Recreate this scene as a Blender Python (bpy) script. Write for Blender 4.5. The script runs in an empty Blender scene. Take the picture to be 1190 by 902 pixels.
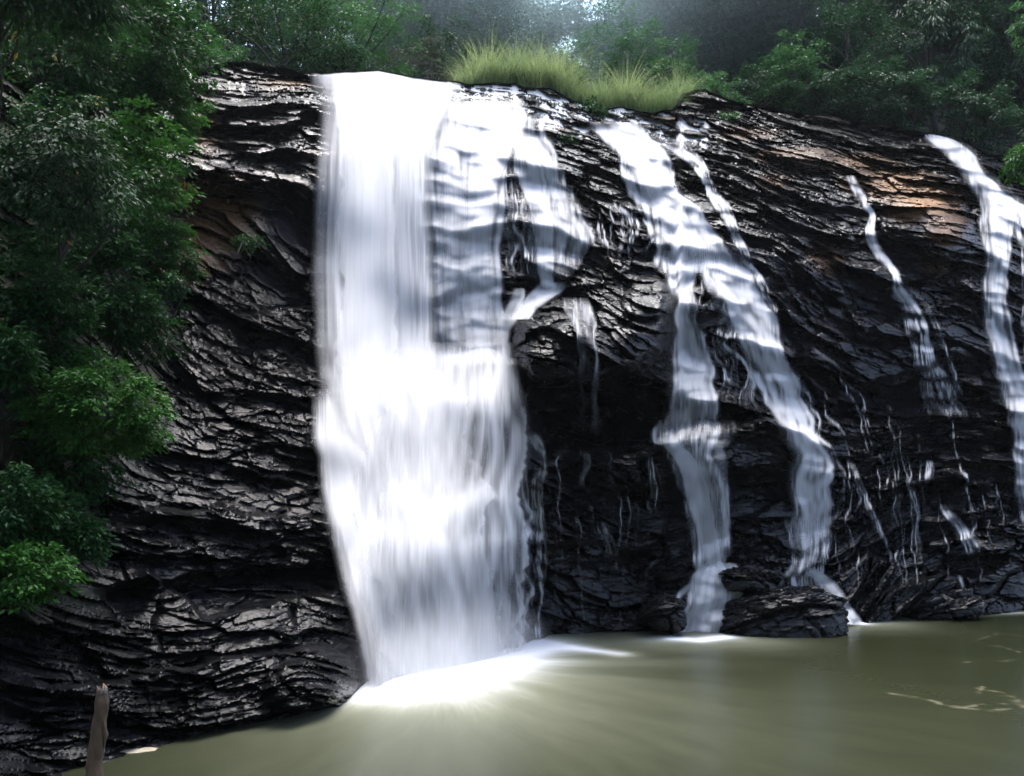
import bpy, math
import numpy as np

# ------------------------------------------------------------------ camera, sky, sun, exposure
sc = bpy.context.scene
COL = sc.collection
R = math.radians
F = 1143.0          # focal length in photo pixels
CX, HY = 595.0, 535.0
CAMH = 6.0

cam = bpy.data.cameras.new('camera')
cam.sensor_width = 36.0
cam.lens = F / 1190.0 * 36.0
cam.shift_y = (HY - 451.0) / 1190.0
cam.clip_end = 2000.0
camo = bpy.data.objects.new('camera', cam)
camo.location = (0, 0, CAMH)
camo.rotation_euler = (R(90), 0, 0)
COL.objects.link(camo)
sc.camera = camo

SUN_EL, SUN_AZ = 73.0, 6.0        # azimuth measured from +Y towards +X
world = bpy.data.worlds.new('World')
sc.world = world
world.use_nodes = True
wn = world.node_tree
bg = wn.nodes['Background']
sky = wn.nodes.new('ShaderNodeTexSky')
sky.sky_type = 'NISHITA'
sky.sun_disc = False
sky.sun_elevation = R(SUN_EL)
sky.sun_rotation = R(SUN_AZ)
sky.dust_density = 3.0
sky.air_density = 0.7
sky.ozone_density = 1.0
wn.links.new(sky.outputs[0], bg.inputs[0])
bg.inputs[1].default_value = 0.14

sl = bpy.data.lights.new('sun', 'SUN')
sl.energy = 1.35
sl.angle = R(50)
sl.color = (1.0, 0.995, 0.985)
so = bpy.data.objects.new('sun', sl)
so.rotation_euler = (R(-(90 - SUN_EL)), 0, R(-SUN_AZ))
so.location = (5, 40, 80)
COL.objects.link(so)

sc.view_settings.view_transform = 'Standard'
sc.view_settings.look = 'None'
sc.view_settings.exposure = 2.25
sc.view_settings.gamma = 1.0
try:
    sc.cycles.use_denoising = True
    sc.cycles.max_bounces = 8
    sc.cycles.diffuse_bounces = 3
    sc.cycles.glossy_bounces = 3
    sc.cycles.transmission_bounces = 4
    sc.cycles.transparent_max_bounces = 24
    sc.cycles.volume_bounces = 2
    sc.cycles.sample_clamp_indirect = 4.0
except Exception:
    pass

# ------------------------------------------------------------------ numeric helpers
def sstep(a, b, x):
    t = np.clip((x - a) / (b - a), 0, 1)
    return t * t * (3 - 2 * t)

def _h(ix, iy, seed):
    n = (ix.astype(np.int64) * 374761393 + iy.astype(np.int64) * 668265263 + seed * 982451653) & 0xFFFFFFFF
    n = ((n ^ (n >> 13)) * 1274126177) & 0xFFFFFFFF
    n = (n ^ (n >> 16)) & 0xFFFFFFFF
    n = (n * 2246822519) & 0xFFFFFFFF
    n = n ^ (n >> 15)
    return (n & 0xFFFFFF) / float(0xFFFFFF)

def vnoise(x, y, seed=0):
    x = np.asarray(x, float); y = np.asarray(y, float)
    x, y = np.broadcast_arrays(x, y)
    ix = np.floor(x); iy = np.floor(y)
    fx = x - ix; fy = y - iy
    fx = fx * fx * fx * (fx * (fx * 6 - 15) + 10); fy = fy * fy * fy * (fy * (fy * 6 - 15) + 10)
    a = _h(ix, iy, seed); b = _h(ix + 1, iy, seed); c = _h(ix, iy + 1, seed); d = _h(ix + 1, iy + 1, seed)
    return (a * (1 - fx) + b * fx) * (1 - fy) + (c * (1 - fx) + d * fx) * fy   # 0..1

def fbm(x, y, seed=0, octv=4, gain=0.5):
    s = 0; a = 1.0; t = 0
    for k in range(octv):
        s = s + a * (vnoise(x * 2 ** k + 13.7 * k, y * 2 ** k + 5.1 * k, seed + k) - 0.5)
        t += a; a *= gain
    return s / t * 2     # about -1..1

def worley(x, y, seed):
    ix = np.floor(x); iy = np.floor(y)
    best = np.full(x.shape, 1e9); f2 = np.full(x.shape, 1e9)
    cid = np.zeros(x.shape); cx = np.zeros(x.shape); cy = np.zeros(x.shape)
    for dx in (-1, 0, 1):
        for dy in (-1, 0, 1):
            gx = ix + dx; gy = iy + dy
            qx = gx + _h(gx, gy, seed); qy = gy + _h(gx, gy, seed + 7)
            d = (.35 * np.hypot(x - qx, y - qy) + .65 * np.maximum(np.abs(x - qx + .25 * (y - qy)), np.abs(y - qy))) ** 2
            m = d < best
            f2 = np.where(m, best, np.minimum(f2, d))
            best = np.where(m, d, best)
            cid = np.where(m, _h(gx, gy, seed + 31), cid)
            cx = np.where(m, x - qx, cx); cy = np.where(m, y - qy, cy)
    return np.sqrt(best), np.sqrt(f2), cid, cx, cy

def blur(a, sy, sx):
    def b1(a, s, ax):
        if s < 0.6: return a
        r = int(max(1, round(s * 2.5)))
        k = np.exp(-0.5 * (np.arange(-r, r + 1) / s) ** 2); k /= k.sum()
        pad = [(0, 0)] * a.ndim; pad[ax] = (r, r)
        p = np.pad(a, pad, mode='edge')
        out = np.zeros_like(a); n = a.shape[ax]
        for i, w in enumerate(k):
            out += w * (p[i:i + n] if ax == 0 else p[:, i:i + n])
        return out
    return b1(b1(a, sy, 0), sx, 1)

def W(px, py, d):
    px = np.asarray(px, float); py = np.asarray(py, float); d = np.asarray(d, float)
    return np.stack([(px - CX) / F * d, d + 0 * px, CAMH + (HY - py) / F * d], -1)

# ------------------------------------------------------------------ scene helpers
def mesh_np(name, V, faces, mat=None, parent=None, smooth=False, attrs=None, uv=None):
    """V (n,3); faces: list of (m,k) index arrays"""
    me = bpy.data.meshes.new(name)
    V = np.ascontiguousarray(V, dtype=np.float32)
    fl = [np.ascontiguousarray(f, dtype=np.int32) for f in faces if len(f)]
    me.vertices.add(len(V)); me.vertices.foreach_set('co', V.ravel())
    nl = sum(f.size for f in fl); npoly = sum(len(f) for f in fl)
    me.loops.add(nl)
    li = np.concatenate([f.ravel() for f in fl])
    me.loops.foreach_set('vertex_index', li)
    tot = np.concatenate([np.full(len(f), f.shape[1], dtype=np.int32) for f in fl])
    st = np.concatenate([[0], np.cumsum(tot)[:-1]]).astype(np.int32)
    me.polygons.add(npoly)
    me.polygons.foreach_set('loop_start', st)
    try:
        me.polygons.foreach_set('loop_total', tot)
    except Exception:
        pass
    me.polygons.foreach_set('use_smooth', np.full(npoly, bool(smooth)))
    if uv is not None:
        ul = me.uv_layers.new(name='UVMap')
        ul.data.foreach_set('uv', np.ascontiguousarray(uv[li], dtype=np.float32).ravel())
    for k, (dom, arr) in (attrs or {}).items():
        a = me.attributes.new(k, 'FLOAT', dom)
        a.data.foreach_set('value', np.ascontiguousarray(arr, dtype=np.float32).ravel())
    me.update(calc_edges=True)
    if mat: me.materials.append(mat)
    o = bpy.data.objects.new(name, me); COL.objects.link(o)
    if parent: o.parent = parent
    return o

def grid_faces(nv, nu):
    i = np.arange(nv * nu).reshape(nv, nu)
    return np.stack([i[:-1, :-1], i[1:, :-1], i[1:, 1:], i[:-1, 1:]], -1).reshape(-1, 4)

def empty(name, loc):
    o = bpy.data.objects.new(name, None); COL.objects.link(o)
    o.location = tuple(float(c) for c in loc); o.empty_display_size = 0.3
    return o

def tag(o, label=None, cat=None, group=None, kind=None):
    if label: o['label'] = label
    if cat: o['category'] = cat
    if group: o['group'] = group
    if kind: o['kind'] = kind
    return o

class NT:
    def __init__(s, name):
        s.m = bpy.data.materials.new(name); s.m.use_nodes = True
        s.t = s.m.node_tree; s.t.nodes.clear()
        s.out = s.t.nodes.new('ShaderNodeOutputMaterial')
    def n(s, typ, ins=None, **kw):
        nd = s.t.nodes.new(typ)
        for k, v in kw.items(): setattr(nd, k, v)
        for k, v in (ins or {}).items():
            if hasattr(v, 'is_linked') or isinstance(v, bpy.types.NodeSocket): s.t.links.new(v, nd.inputs[k])
            else: nd.inputs[k].default_value = v
        return nd
    def attr(s, name):
        return s.n('ShaderNodeAttribute', attribute_name=name).outputs['Fac']
    def math(s, op, a, b=0.0, clamp=False):
        nd = s.n('ShaderNodeMath', {0: a, 1: b}, operation=op); nd.use_clamp = clamp
        return nd.outputs[0]
    def mix(s, fac, a, b):
        nd = s.n('ShaderNodeMix', data_type='RGBA')
        for k, v in ((0, fac), (6, a), (7, b)):
            if isinstance(v, bpy.types.NodeSocket): s.t.links.new(v, nd.inputs[k])
            else: nd.inputs[k].default_value = v if k == 0 else (*v, 1.0)[:4]
        return nd.outputs[2]
    def ramp(s, fac, a, b, c=0.0, d=1.0):
        nd = s.n('ShaderNodeMapRange', {0: fac, 1: a, 2: b, 3: c, 4: d}); nd.clamp = True
        return nd.outputs[0]
    def surf(s, sock): s.t.links.new(sock, s.out.inputs['Surface'])

def coords(t, scale, rot=(0, 0, 0)):
    geo = t.n('ShaderNodeNewGeometry').outputs['Position']
    return t.n('ShaderNodeMapping', {0: geo, 2: rot, 3: scale}).outputs[0]

# ------------------------------------------------------------------ materials
def rock_material(name, dark=(0.0028, 0.0029, 0.0034), lite=(0.009, 0.0092, 0.0105)):
    t = NT(name)
    p = coords(t, (0.8, 0.8, 2.2), (0, R(8), 0))
    n1 = t.n('ShaderNodeTexNoise', {'Vector': p, 'Scale': 1.6, 'Detail': 8.0, 'Roughness': 0.65})
    p2 = coords(t, (1, 1, 2.6), (0, R(-6), 0))
    n2 = t.n('ShaderNodeTexNoise', {'Vector': p2, 'Scale': 7.0, 'Detail': 8.0, 'Roughness': 0.7})
    vo = t.n('ShaderNodeTexVoronoi', {'Vector': p2, 'Scale': 5.0}, feature='F1')
    col = t.mix(t.ramp(n1.outputs[0], 0.35, 0.7), dark, lite)
    br = t.math('MULTIPLY', t.attr('brown'), t.ramp(n2.outputs[0], 0.30, 0.55))
    col = t.mix(br, col, (0.30, 0.155, 0.060))
    col = t.mix(t.math('MULTIPLY', t.attr('soil'), 0.9), col, (0.018, 0.020, 0.010))
    rough = t.ramp(n1.outputs[0], 0.3, 0.72, 0.09, 0.38)
    rough = t.math('ADD', rough, t.math('MULTIPLY', t.attr('soil'), 0.5), clamp=True)
    rough = t.math('ADD', rough, t.math('MULTIPLY', t.attr('brown'), 0.22), clamp=True)
    h = t.math('ADD', t.math('MULTIPLY', n2.outputs[0], 1.0), t.math('MULTIPLY', vo.outputs[0], 0.5))
    bp = t.n('ShaderNodeBump', {'Height': h, 'Strength': 0.45, 'Distance': 0.05})
    b = t.n('ShaderNodeBsdfPrincipled', {'Base Color': col, 'Roughness': rough, 'Normal': bp.outputs[0]})
    b.inputs['IOR'].default_value = 1.30
    t.surf(b.outputs[0])
    return t.m

def leaf_material(name, c1, c2, rough=0.42, trans=0.35, tint=None):
    t = NT(name)
    r = t.attr('rnd')
    col = t.mix(r, c1, c2)
    if tint:
        col = t.mix(t.ramp(r, 0.965, 0.97), col, tint)
    b = t.n('ShaderNodeBsdfPrincipled', {'Base Color': col, 'Roughness': rough, 'Specular IOR Level': 0.13})
    tr = t.n('ShaderNodeBsdfTranslucent', {'Color': t.mix(0.25, col, (0.05, 0.13, 0.015))})
    mx = t.n('ShaderNodeMixShader', {0: trans, 1: b.outputs[0], 2: tr.outputs[0]})
    t.surf(mx.outputs[0])
    return t.m

def bark_material(name, c1=(0.010, 0.008, 0.006), c2=(0.040, 0.033, 0.026), sc_=3.0):
    t = NT(name)
    p = coords(t, (4, 4, 0.8))
    n = t.n('ShaderNodeTexNoise', {'Vector': p, 'Scale': sc_, 'Detail': 7.0, 'Roughness': 0.7})
    col = t.mix(t.ramp(n.outputs[0], 0.35, 0.68), c1, c2)
    bp = t.n('ShaderNodeBump', {'Height': n.outputs[0], 'Strength': 0.8, 'Distance': 0.03})
    b = t.n('ShaderNodeBsdfPrincipled', {'Base Color': col, 'Roughness': 0.75, 'Normal': bp.outputs[0]})
    t.surf(b.outputs[0])
    return t.m

def fall_material(name):
    t = NT(name)
    d = t.attr('opacity')
    geo = t.n('ShaderNodeNewGeometry')
    nm = t.n('ShaderNodeVectorMath', {0: t.n('ShaderNodeVectorMath', {0: geo.outputs['Normal'], 'Scale': 0.22}, operation='SCALE').outputs[0], 1: (0.0, -0.7, 1.0)}, operation='ADD')     # light scattered inside the foam evens out its folds
    nm = t.n('ShaderNodeVectorMath', {0: nm.outputs[0]}, operation='NORMALIZE')
    di = t.n('ShaderNodeBsdfDiffuse', {'Color': (0.86, 0.86, 0.86, 1), 'Normal': nm.outputs[0]})
    tr = t.n('ShaderNodeBsdfTranslucent', {'Color': (0.88, 0.90, 0.92, 1), 'Normal': nm.outputs[0]})
    m1 = t.n('ShaderNodeMixShader', {0: 0.40, 1: di.outputs[0], 2: tr.outputs[0]})
    tp = t.n('ShaderNodeBsdfTransparent')
    m2 = t.n('ShaderNodeMixShader', {0: d, 1: tp.outputs[0], 2: m1.outputs[0]})
    t.surf(m2.outputs[0])
    return t.m

def pool_material():
    t = NT('murky_water')
    uv = t.n('ShaderNodeUVMap').outputs[0]           # (angle, radius) round the foot of the main fall
    p = t.n('ShaderNodeMapping', {0: uv, 3: (16.0, 0.30, 1.0)}).outputs[0]
    n = t.n('ShaderNodeTexNoise', {'Vector': p, 'Scale': 1.0, 'Detail': 6.0, 'Roughness': 0.62})
    p2 = t.n('ShaderNodeMapping', {0: uv, 3: (60.0, 1.1, 1.0)}).outputs[0]
    n2 = t.n('ShaderNodeTexNoise', {'Vector': p2, 'Scale': 1.0, 'Detail': 5.0, 'Roughness': 0.65})
    f = t.attr('foam')
    st = t.math('ADD', t.ramp(n.outputs[0], 0.3, 0.72, -0.11, 0.11), t.ramp(n2.outputs[0], 0.3, 0.7, -0.14, 0.14))
    k = t.math('ADD', f, t.math('MULTIPLY', st, t.math('MULTIPLY', f, t.math('SUBTRACT', 1.05, f))), clamp=True)
    sf = t.attr('scum')
    base = t.mix(t.ramp(n.outputs[0], 0.3, 0.7), (0.0090, 0.0118, 0.0030), (0.0135, 0.0170, 0.0048))
    col = t.mix(k, base, t.mix(t.ramp(k, .25, .8), (0.48, 0.50, 0.36), (0.86, 0.87, 0.86)))
    col = t.mix(t.math('MULTIPLY', sf, .45), col, (0.34, 0.31, 0.20))
    rough = t.math('ADD', t.math('MULTIPLY', k, 0.4), 0.27, clamp=True)
    bp = t.n('ShaderNodeBump', {'Height': n2.outputs[0], 'Strength': 0.08, 'Distance': 0.04})
    b = t.n('ShaderNodeBsdfPrincipled', {'Base Color': col, 'Roughness': rough, 'Normal': bp.outputs[0]})
    b.inputs['IOR'].default_value = 1.33
    t.surf(b.outputs[0])
    return t.m

def ground_material(name, a, b_):
    t = NT(name)
    p = coords(t, (1, 1, 1))
    n = t.n('ShaderNodeTexNoise', {'Vector': p, 'Scale': 0.8, 'Detail': 9.0, 'Roughness': 0.7})
    col = t.mix(t.ramp(n.outputs[0], 0.35, 0.65), a, b_)
    bp = t.n('ShaderNodeBump', {'Height': n.outputs[0], 'Strength': 1.0, 'Distance': 0.3})
    b = t.n('ShaderNodeBsdfPrincipled', {'Base Color': col, 'Roughness': 0.9, 'Normal': bp.outputs[0]})
    t.surf(b.outputs[0])
    return t.m

M_ROCK = rock_material('wet_black_rock')
M_FALL = fall_material('falling_water')
M_POOL = pool_material()
M_GROUND = ground_material('forest_floor', (0.005, 0.006, 0.003), (0.013, 0.014, 0.007))
M_HILL = ground_material('sky_blocker_green', (0.010, 0.018, 0.008), (0.030, 0.045, 0.018))
M_BARK = bark_material('dark_bark')
M_PALEBARK = bark_material('pale_bark', (0.06, 0.055, 0.05), (0.20, 0.19, 0.17))
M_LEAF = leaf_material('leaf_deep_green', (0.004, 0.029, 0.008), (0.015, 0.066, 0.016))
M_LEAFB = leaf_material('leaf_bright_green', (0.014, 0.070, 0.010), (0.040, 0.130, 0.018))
M_LEAFG = leaf_material('leaf_grey_green', (0.005, 0.026, 0.010), (0.020, 0.060, 0.022), 0.55, 0.25, (0.35, 0.26, 0.04))
M_LEAFF = leaf_material('leaf_forest', (0.009, 0.038, 0.021), (0.028, 0.074, 0.038))
M_LEAFY = leaf_material('leaf_fresh', (0.032, 0.115, 0.036), (0.078, 0.190, 0.062))
M_LEAFR = leaf_material('leaf_russet', (0.060, 0.058, 0.050), (0.110, 0.095, 0.085))
M_LEAFD = leaf_material('leaf_dry', (0.12, 0.075, 0.025), (0.24, 0.15, 0.05))
M_GRASS = leaf_material('tall_grass', (0.120, 0.195, 0.070), (0.370, 0.420, 0.200), 0.5, 0.45)
M_WOOD = bark_material('weathered_wood', (0.010, 0.007, 0.005), (0.105, 0.064, 0.032), 1.6)

# ------------------------------------------------------------------ the cliff as a depth field
RIM = np.array([(-300, -230), (0, -150), (120, -40), (190, 40), (228, 84), (262, 72), (300, 77), (345, 84), (372, 86), (400, 84),
                (440, 82), (480, 90), (520, 95), (545, 98), (600, 100), (640, 105), (665, 117), (690, 125), (720, 126),
                (760, 131), (784, 128), (792, 108), (820, 104), (850, 117), (880, 124), (930, 131), (970, 134),
                (1010, 143), (1060, 153), (1090, 156), (1120, 164), (1160, 183), (1190, 194), (1450, 255)], float)
SHORE = np.array([(-300, 1010), (-100, 948), (0, 918), (80, 890), (180, 862), (300, 835), (385, 815), (418, 792), (440, 780), (520, 765),
                  (610, 745), (640, 739), (700, 736), (780, 735), (850, 733), (940, 727), (1000, 720), (1070, 714),
                  (1190, 708), (1450, 690)], float)
def rim_y(px): return np.interp(px, RIM[:, 0], RIM[:, 1])
def shore_y(px): return np.interp(px, SHORE[:, 0], SHORE[:, 1])

CP = [(-300, -230, 27), (0, -150, 34), (120, -40, 37), (190, 40, 38.5), (-300, 200, 21), (-300, 500, 17.5), (-300, 800, 15),
      (0, 0, 31.5), (0, 100, 29), (0, 300, 25.5), (0, 500, 22.5), (0, 700, 20), (0, 850, 18.7),
      (100, 100, 32.5), (100, 300, 28.5), (100, 500, 25), (100, 700, 22), (100, 800, 20.6),
      (200, 150, 35.5), (200, 300, 31.5), (200, 395, 29.8), (200, 540, 26.6), (200, 700, 23.8), (200, 780, 22.8),
      (228, 84, 39.5), (262, 72, 41), (300, 120, 38.5), (300, 200, 34.5), (300, 240, 33.4), (290, 300, 32.8), (290, 390, 31.2),
      (300, 540, 27.9), (300, 640, 26.8), (300, 740, 24.6), (360, 110, 38.8), (360, 240, 34.0), (360, 390, 32.2), (370, 520, 29.6), (385, 640, 28.0), (390, 740, 26.4),
      (372, 86, 41.5), (440, 82, 42), (440, 110, 39.5), (440, 150, 36.6), (440, 200, 35.2), (450, 300, 34.4), (450, 410, 33.7),
      (450, 500, 31.8), (450, 600, 30.4), (480, 700, 29.6), (550, 600, 31.6), (560, 700, 31.3),
      (545, 98, 44), (520, 150, 38.2), (540, 200, 36.6), (550, 300, 35.2), (550, 410, 34.3), (560, 500, 32.6),
      (640, 105, 45), (600, 150, 40), (650, 200, 37.6), (660, 300, 35.2), (690, 400, 34.2), (690, 520, 34.5), (690, 640, 34.1),
      (720, 126, 46), (760, 131, 46.5), (720, 180, 41), (760, 250, 38.6), (790, 330, 37.2), (800, 430, 36.3), (800, 520, 35.4), (800, 620, 35.0), (800, 700, 34.4),
      (820, 104, 49), (850, 130, 47), (860, 180, 43.5), (870, 260, 40), (880, 350, 38.4), (900, 450, 37.4), (910, 560, 36.5), (920, 660, 36.0),
      (930, 131, 49), (970, 134, 49.5), (960, 170, 45.5), (980, 230, 42.4), (1000, 320, 40.6), (1000, 430, 39.6), (1000, 560, 38.6), (1000, 660, 37.8),
      (1060, 153, 50), (1090, 156, 50), (1080, 200, 46), (1080, 245, 43.5), (1100, 320, 41.8), (1100, 430, 41.0), (1110, 540, 40.2), (1110, 650, 39.2),
      (1190, 194, 51), (1190, 250, 46), (1180, 350, 42.8), (1190, 470, 41.8), (1190, 600, 40.6),
      (1450, 255, 54), (1450, 450, 46), (1450, 600, 43.5)]
for x, y in SHORE: CP.append((x, y, CAMH * F / (y - HY)))
CP = np.array(CP, float)

def tps_fit(P, v, lam=2e-3):
    n = len(P); d = np.hypot(P[:, None, 0] - P[None, :, 0], P[:, None, 1] - P[None, :, 1]) / 100.0
    K = np.where(d > 0, d * d * np.log(d + 1e-12), 0) + lam * np.eye(n)
    A = np.concatenate([np.ones((n, 1)), P / 100.0], 1)
    M = np.block([[K, A], [A.T, np.zeros((3, 3))]])
    return np.linalg.solve(M, np.concatenate([v, np.zeros(3)]))
TP = CP[:, :2]; TC = tps_fit(TP, CP[:, 2])
def tps(px, py):
    out = TC[-3] + TC[-2] * px / 100 + TC[-1] * py / 100
    for (x, y), c in zip(TP, TC[:-3]):
        d2 = ((px - x) ** 2 + (py - y) ** 2) / 1e4
        out = out + c * 0.5 * d2 * np.log(d2 + 1e-12)
    return out

NU, NV = 1340, 580
PXc = np.linspace(-220, 1410, NU)
vv = np.linspace(0, 1, NV)
rimj = rim_y(PXc) + fbm(PXc / 22.0, 0 * PXc, 5, 4) * np.where((PXc > 372) & (PXc < 520), 0.7, 3.5)
PYtop = rimj
PYbot = shore_y(PXc) + 26
PX = np.broadcast_to(PXc[None, :], (NV, NU)).copy()
PY = PYtop[None] + (PYbot - PYtop)[None] * vv[:, None]
D0 = tps(PX, PY)
WP = W(PX, PY, D0)
Xw, Zw = WP[..., 0], WP[..., 2]

# local bedding direction (degrees, positive rises to the right)
TILT = [(150, 750, 17), (300, 600, 10), (280, 180, -13), (450, 300, 0), (560, 700, 4), (690, 380, -12), (690, 600, -7), (830, 300, 4),
        (950, 180, -15), (1000, 400, -8), (1100, 640, 20), (1180, 350, -6), (900, 640, 6), (50, 300, -10)]
tw = 0; ta = 0
for x, y, a in TILT:
    w = 1.0 / (((PX - x) ** 2 + (PY - y) ** 2) / 1e4 + 0.4) ** 2
    tw = tw + w; ta = ta + w * a
tilt = np.tan(np.radians(ta / tw))
aw = Zw + 0.55 * (D0 - 30)
S = Xw + fbm(Xw / 3.0, aw / 2.0, 40, 3) * 0.5
T = aw - tilt * Xw * 0.9 + fbm(Xw / 4.5, aw / 2.2, 41, 4) * 0.34

def noisy_line(pts, px, amp, seed):
    p = np.array(pts, float)
    return np.interp(px, p[:, 0], p[:, 1]) + fbm(px / 28.0, 0 * px + seed, seed, 4) * amp
def ledge(D, pts, A, w, L, fade=25, amp=7, seed=1):
    p = np.array(pts, float)
    yl = noisy_line(pts, PX, amp, seed)
    fx = sstep(p[0, 0] - fade, p[0, 0] + fade, PX) * (1 - sstep(p[-1, 0] - fade, p[-1, 0] + fade, PX))
    t = PY - yl
    return D - A * fx * sstep(-w, 0, t) * np.exp(-np.maximum(t, 0) / L)
def blob(D, cx, cy, rx, ry, A, p=3.0, rot=0.0, seed=3, wob=0.22):
    c, s = math.cos(R(rot)), math.sin(R(rot))
    x = (PX - cx) * c + (PY - cy) * s; y = -(PX - cx) * s + (PY - cy) * c
    q = np.hypot(x / rx, y / ry) * (1 + wob * fbm(PX / 45.0, PY / 30.0, seed, 3))
    return D - A * np.sqrt(np.clip(1 - q ** p, 0, 1))

D = D0.copy()
# main fall ledges
D = ledge(D, [(385, 470), (440, 440), (490, 422), (560, 418), (610, 424)], 1.5, 5, 260, 22, 5, 11)
D = ledge(D, [(360, 505), (400, 515), (440, 560), (500, 600)], 0.5, 6, 120, 20, 6, 12)
D = ledge(D, [(500, 600), (560, 575), (612, 590)], 0.5, 5, 120, 20, 6, 13)
D = ledge(D, [(400, 655), (440, 620), (520, 640), (612, 625)], 0.4, 6, 90, 20, 6, 14)
for i, y in enumerate((163, 182, 205, 232, 262, 302, 340)):
    D = ledge(D, [(470, y), (540, y + 6), (600, y - 4), (690, y + 10)], 0.32, 3, 26, 25, 7, 20 + i)
# boulder shoulder in the middle with the hollow beneath
wx = fbm(PX / 30., PY / 26., 29, 3)
bl = np.interp(PX, [590, 620, 660, 700, 740, 775, 795], [405, 440, 446, 440, 425, 402, 370]) + 7 * wx
D = D - 2.7 * sstep(316, 405, PY - .18 * (690 - PX) + 8 * wx) * (1 - sstep(bl - 10, bl + 16, PY)) * sstep(588, 618, PX + 9 * wx) * (1 - sstep(768, 792, PX + 9 * wx))
D = blob(D, 640, 395, 52, 52, 0.9, 3.0, 10, 31)
D = blob(D, 755, 345, 34, 24, 0.9, 3.0, 0, 32)
D = blob(D, 695, 484, 112, 46, -2.2, 2.6, -4, 33)
D = blob(D, 815, 350, 24, 20, 0.8, 3.0, 0, 34)
# ledge under the middle cascade
D = ledge(D, [(680, 520), (765, 512), (830, 500), (900, 492), (965, 520)], 1.35, 6, 60, 25, 7, 35)
D = ledge(D, [(700, 585), (800, 560), (900, 555), (960, 575)], -1.0, 14, 130, 30, 8, 36)
D = blob(D, 690, 615, 80, 40, 0.7, 3.0, -6, 37)
D = ledge(D, [(600, 645), (700, 640), (760, 650)], -0.7, 12, 60, 25, 8, 38)
# stepped cascades on the right of it
for i, (y, A) in enumerate(((195, .35), (222, .4), (250, .45), (280, .5), (312, .55), (350, .5), (392, .5), (430, .5), (470, .45))):
    D = ledge(D, [(690 + i * 6, y - 14), (770 + i * 8, y), (860 + i * 8, y + 10), (930 + i * 6, y + 26)], A, 3, 30, 22, 9, 50 + i)
# rounded benches on the far right
D = ledge(D, [(890, 150), (1000, 196), (1060, 236), (1140, 262)], 0.8, 8, 60, 30, 8, 70)
D = blob(D, 1075, 262, 62, 34, 1.2, 2.6, 18, 71)
D = ledge(D, [(920, 420), (1000, 452), (1060, 440), (1120, 420)], -0.9, 10, 60, 30, 9, 72)
D = ledge(D, [(960, 490), (1050, 488), (1140, 478), (1230, 470)], 1.0, 8, 90, 30, 9, 73)
D = ledge(D, [(880, 600), (960, 560), (1050, 560), (1200, 520)], 0.6, 8, 70, 30, 9, 74)
D = ledge(D, [(960, 668), (1060, 640), (1200, 600)], 0.7, 8, 60, 30, 9, 75)
D = ledge(D, [(1000, 700), (1080, 675), (1200, 655)], 0.9, 8, 50, 30, 7, 76)
for i, (x0, y0, x1, y1, A) in enumerate(((900, 290, 1120, 330, .5), (910, 345, 1110, 380, .5), (920, 385, 1130, 410, .5), (960, 245, 1060, 275, .4))):
    D = ledge(D, [(x0, y0), ((x0 + x1) / 2, (y0 + y1) / 2 + 6), (x1, y1)], A, 5, 40, 25, 9, 80 + i)
# left wall
D = ledge(D, [(190, 225), (300, 222), (385, 236)], -0.9, 16, 90, 25, 8, 90)
D = ledge(D, [(140, 600), (260, 596), (390, 606)], 0.6, 8, 60, 30, 8, 91)
D = ledge(D, [(120, 690), (260, 668), (400, 664)], -1.0, 10, 50, 35, 8, 92)
D = ledge(D, [(170, 668), (220, 700), (235, 720), (300, 705), (400, 690)], 0.9, 8, 90, 30, 7, 93)
D = ledge(D, [(60, 800), (150, 792), (260, 770), (400, 748)], 0.7, 7, 60, 30, 7, 94)
D = blob(D, 368, 792, 58, 34, 1.0, 2.6, -16, 95)
D = ledge(D, [(262, 548), (300, 556), (335, 566)], -0.6, 8, 18, 16, 5, 96)
for i, (y, A) in enumerate(((112, .4), (140, .45), (168, .5), (196, .5))):
    D = ledge(D, [(205, y - 8), (290, y), (385, y + 14)], A, 3, 24, 22, 8, 97 + i)

# fractured slabs at four scales
amp_m = np.ones_like(D)
amp_m *= 1 - 0.55 * (sstep(385, 420, PX) * (1 - sstep(590, 620, PX)))        # smoother under the main water
steep = np.clip(np.abs(np.gradient(D0, axis=0)) / 0.035, 1, 3.0)             # glancing top slope: larger along the ray
low = (1 - sstep(330, 430, PX)) * sstep(540, 640, PY)
patch = 0.3 + 1.25 * sstep(.25, .75, vnoise(S / 3.0 + 7, T / 1.6, 333))
disp = 0
for Lx, Lz, A, sd, kt in ((2.9, 1.35, 0.58, 101, 0.62), (1.15, 0.52, 0.27, 102, 0.62), (0.50, 0.23, 0.12, 103, 0.6), (0.22, 0.10, 0.05, 104, 0.6)):
    f1, f2, cid, cx, cy = worley(S / Lx, T / Lz, sd)
    tiltS = (_h(np.round(cid * 1e6), np.zeros_like(cid), sd + 5) - 0.5)
    hgt = (cid - 0.5) * A * 1.1 - cy * A * kt * 1.1 + cx * A * 1.1 * tiltS
    if Lx < 1: hgt = hgt * patch
    if Lx > 1: hgt = hgt * (1 - .3 * low)
    crack = -A * 0.30 * (1 - sstep(0.0, 0.10, f2 - f1))
    disp = disp + (hgt + crack) * (0.35 + 1.3 * vnoise(S / (2.2 * Lx) + sd, T / (2.6 * Lz), sd + 60))
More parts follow.
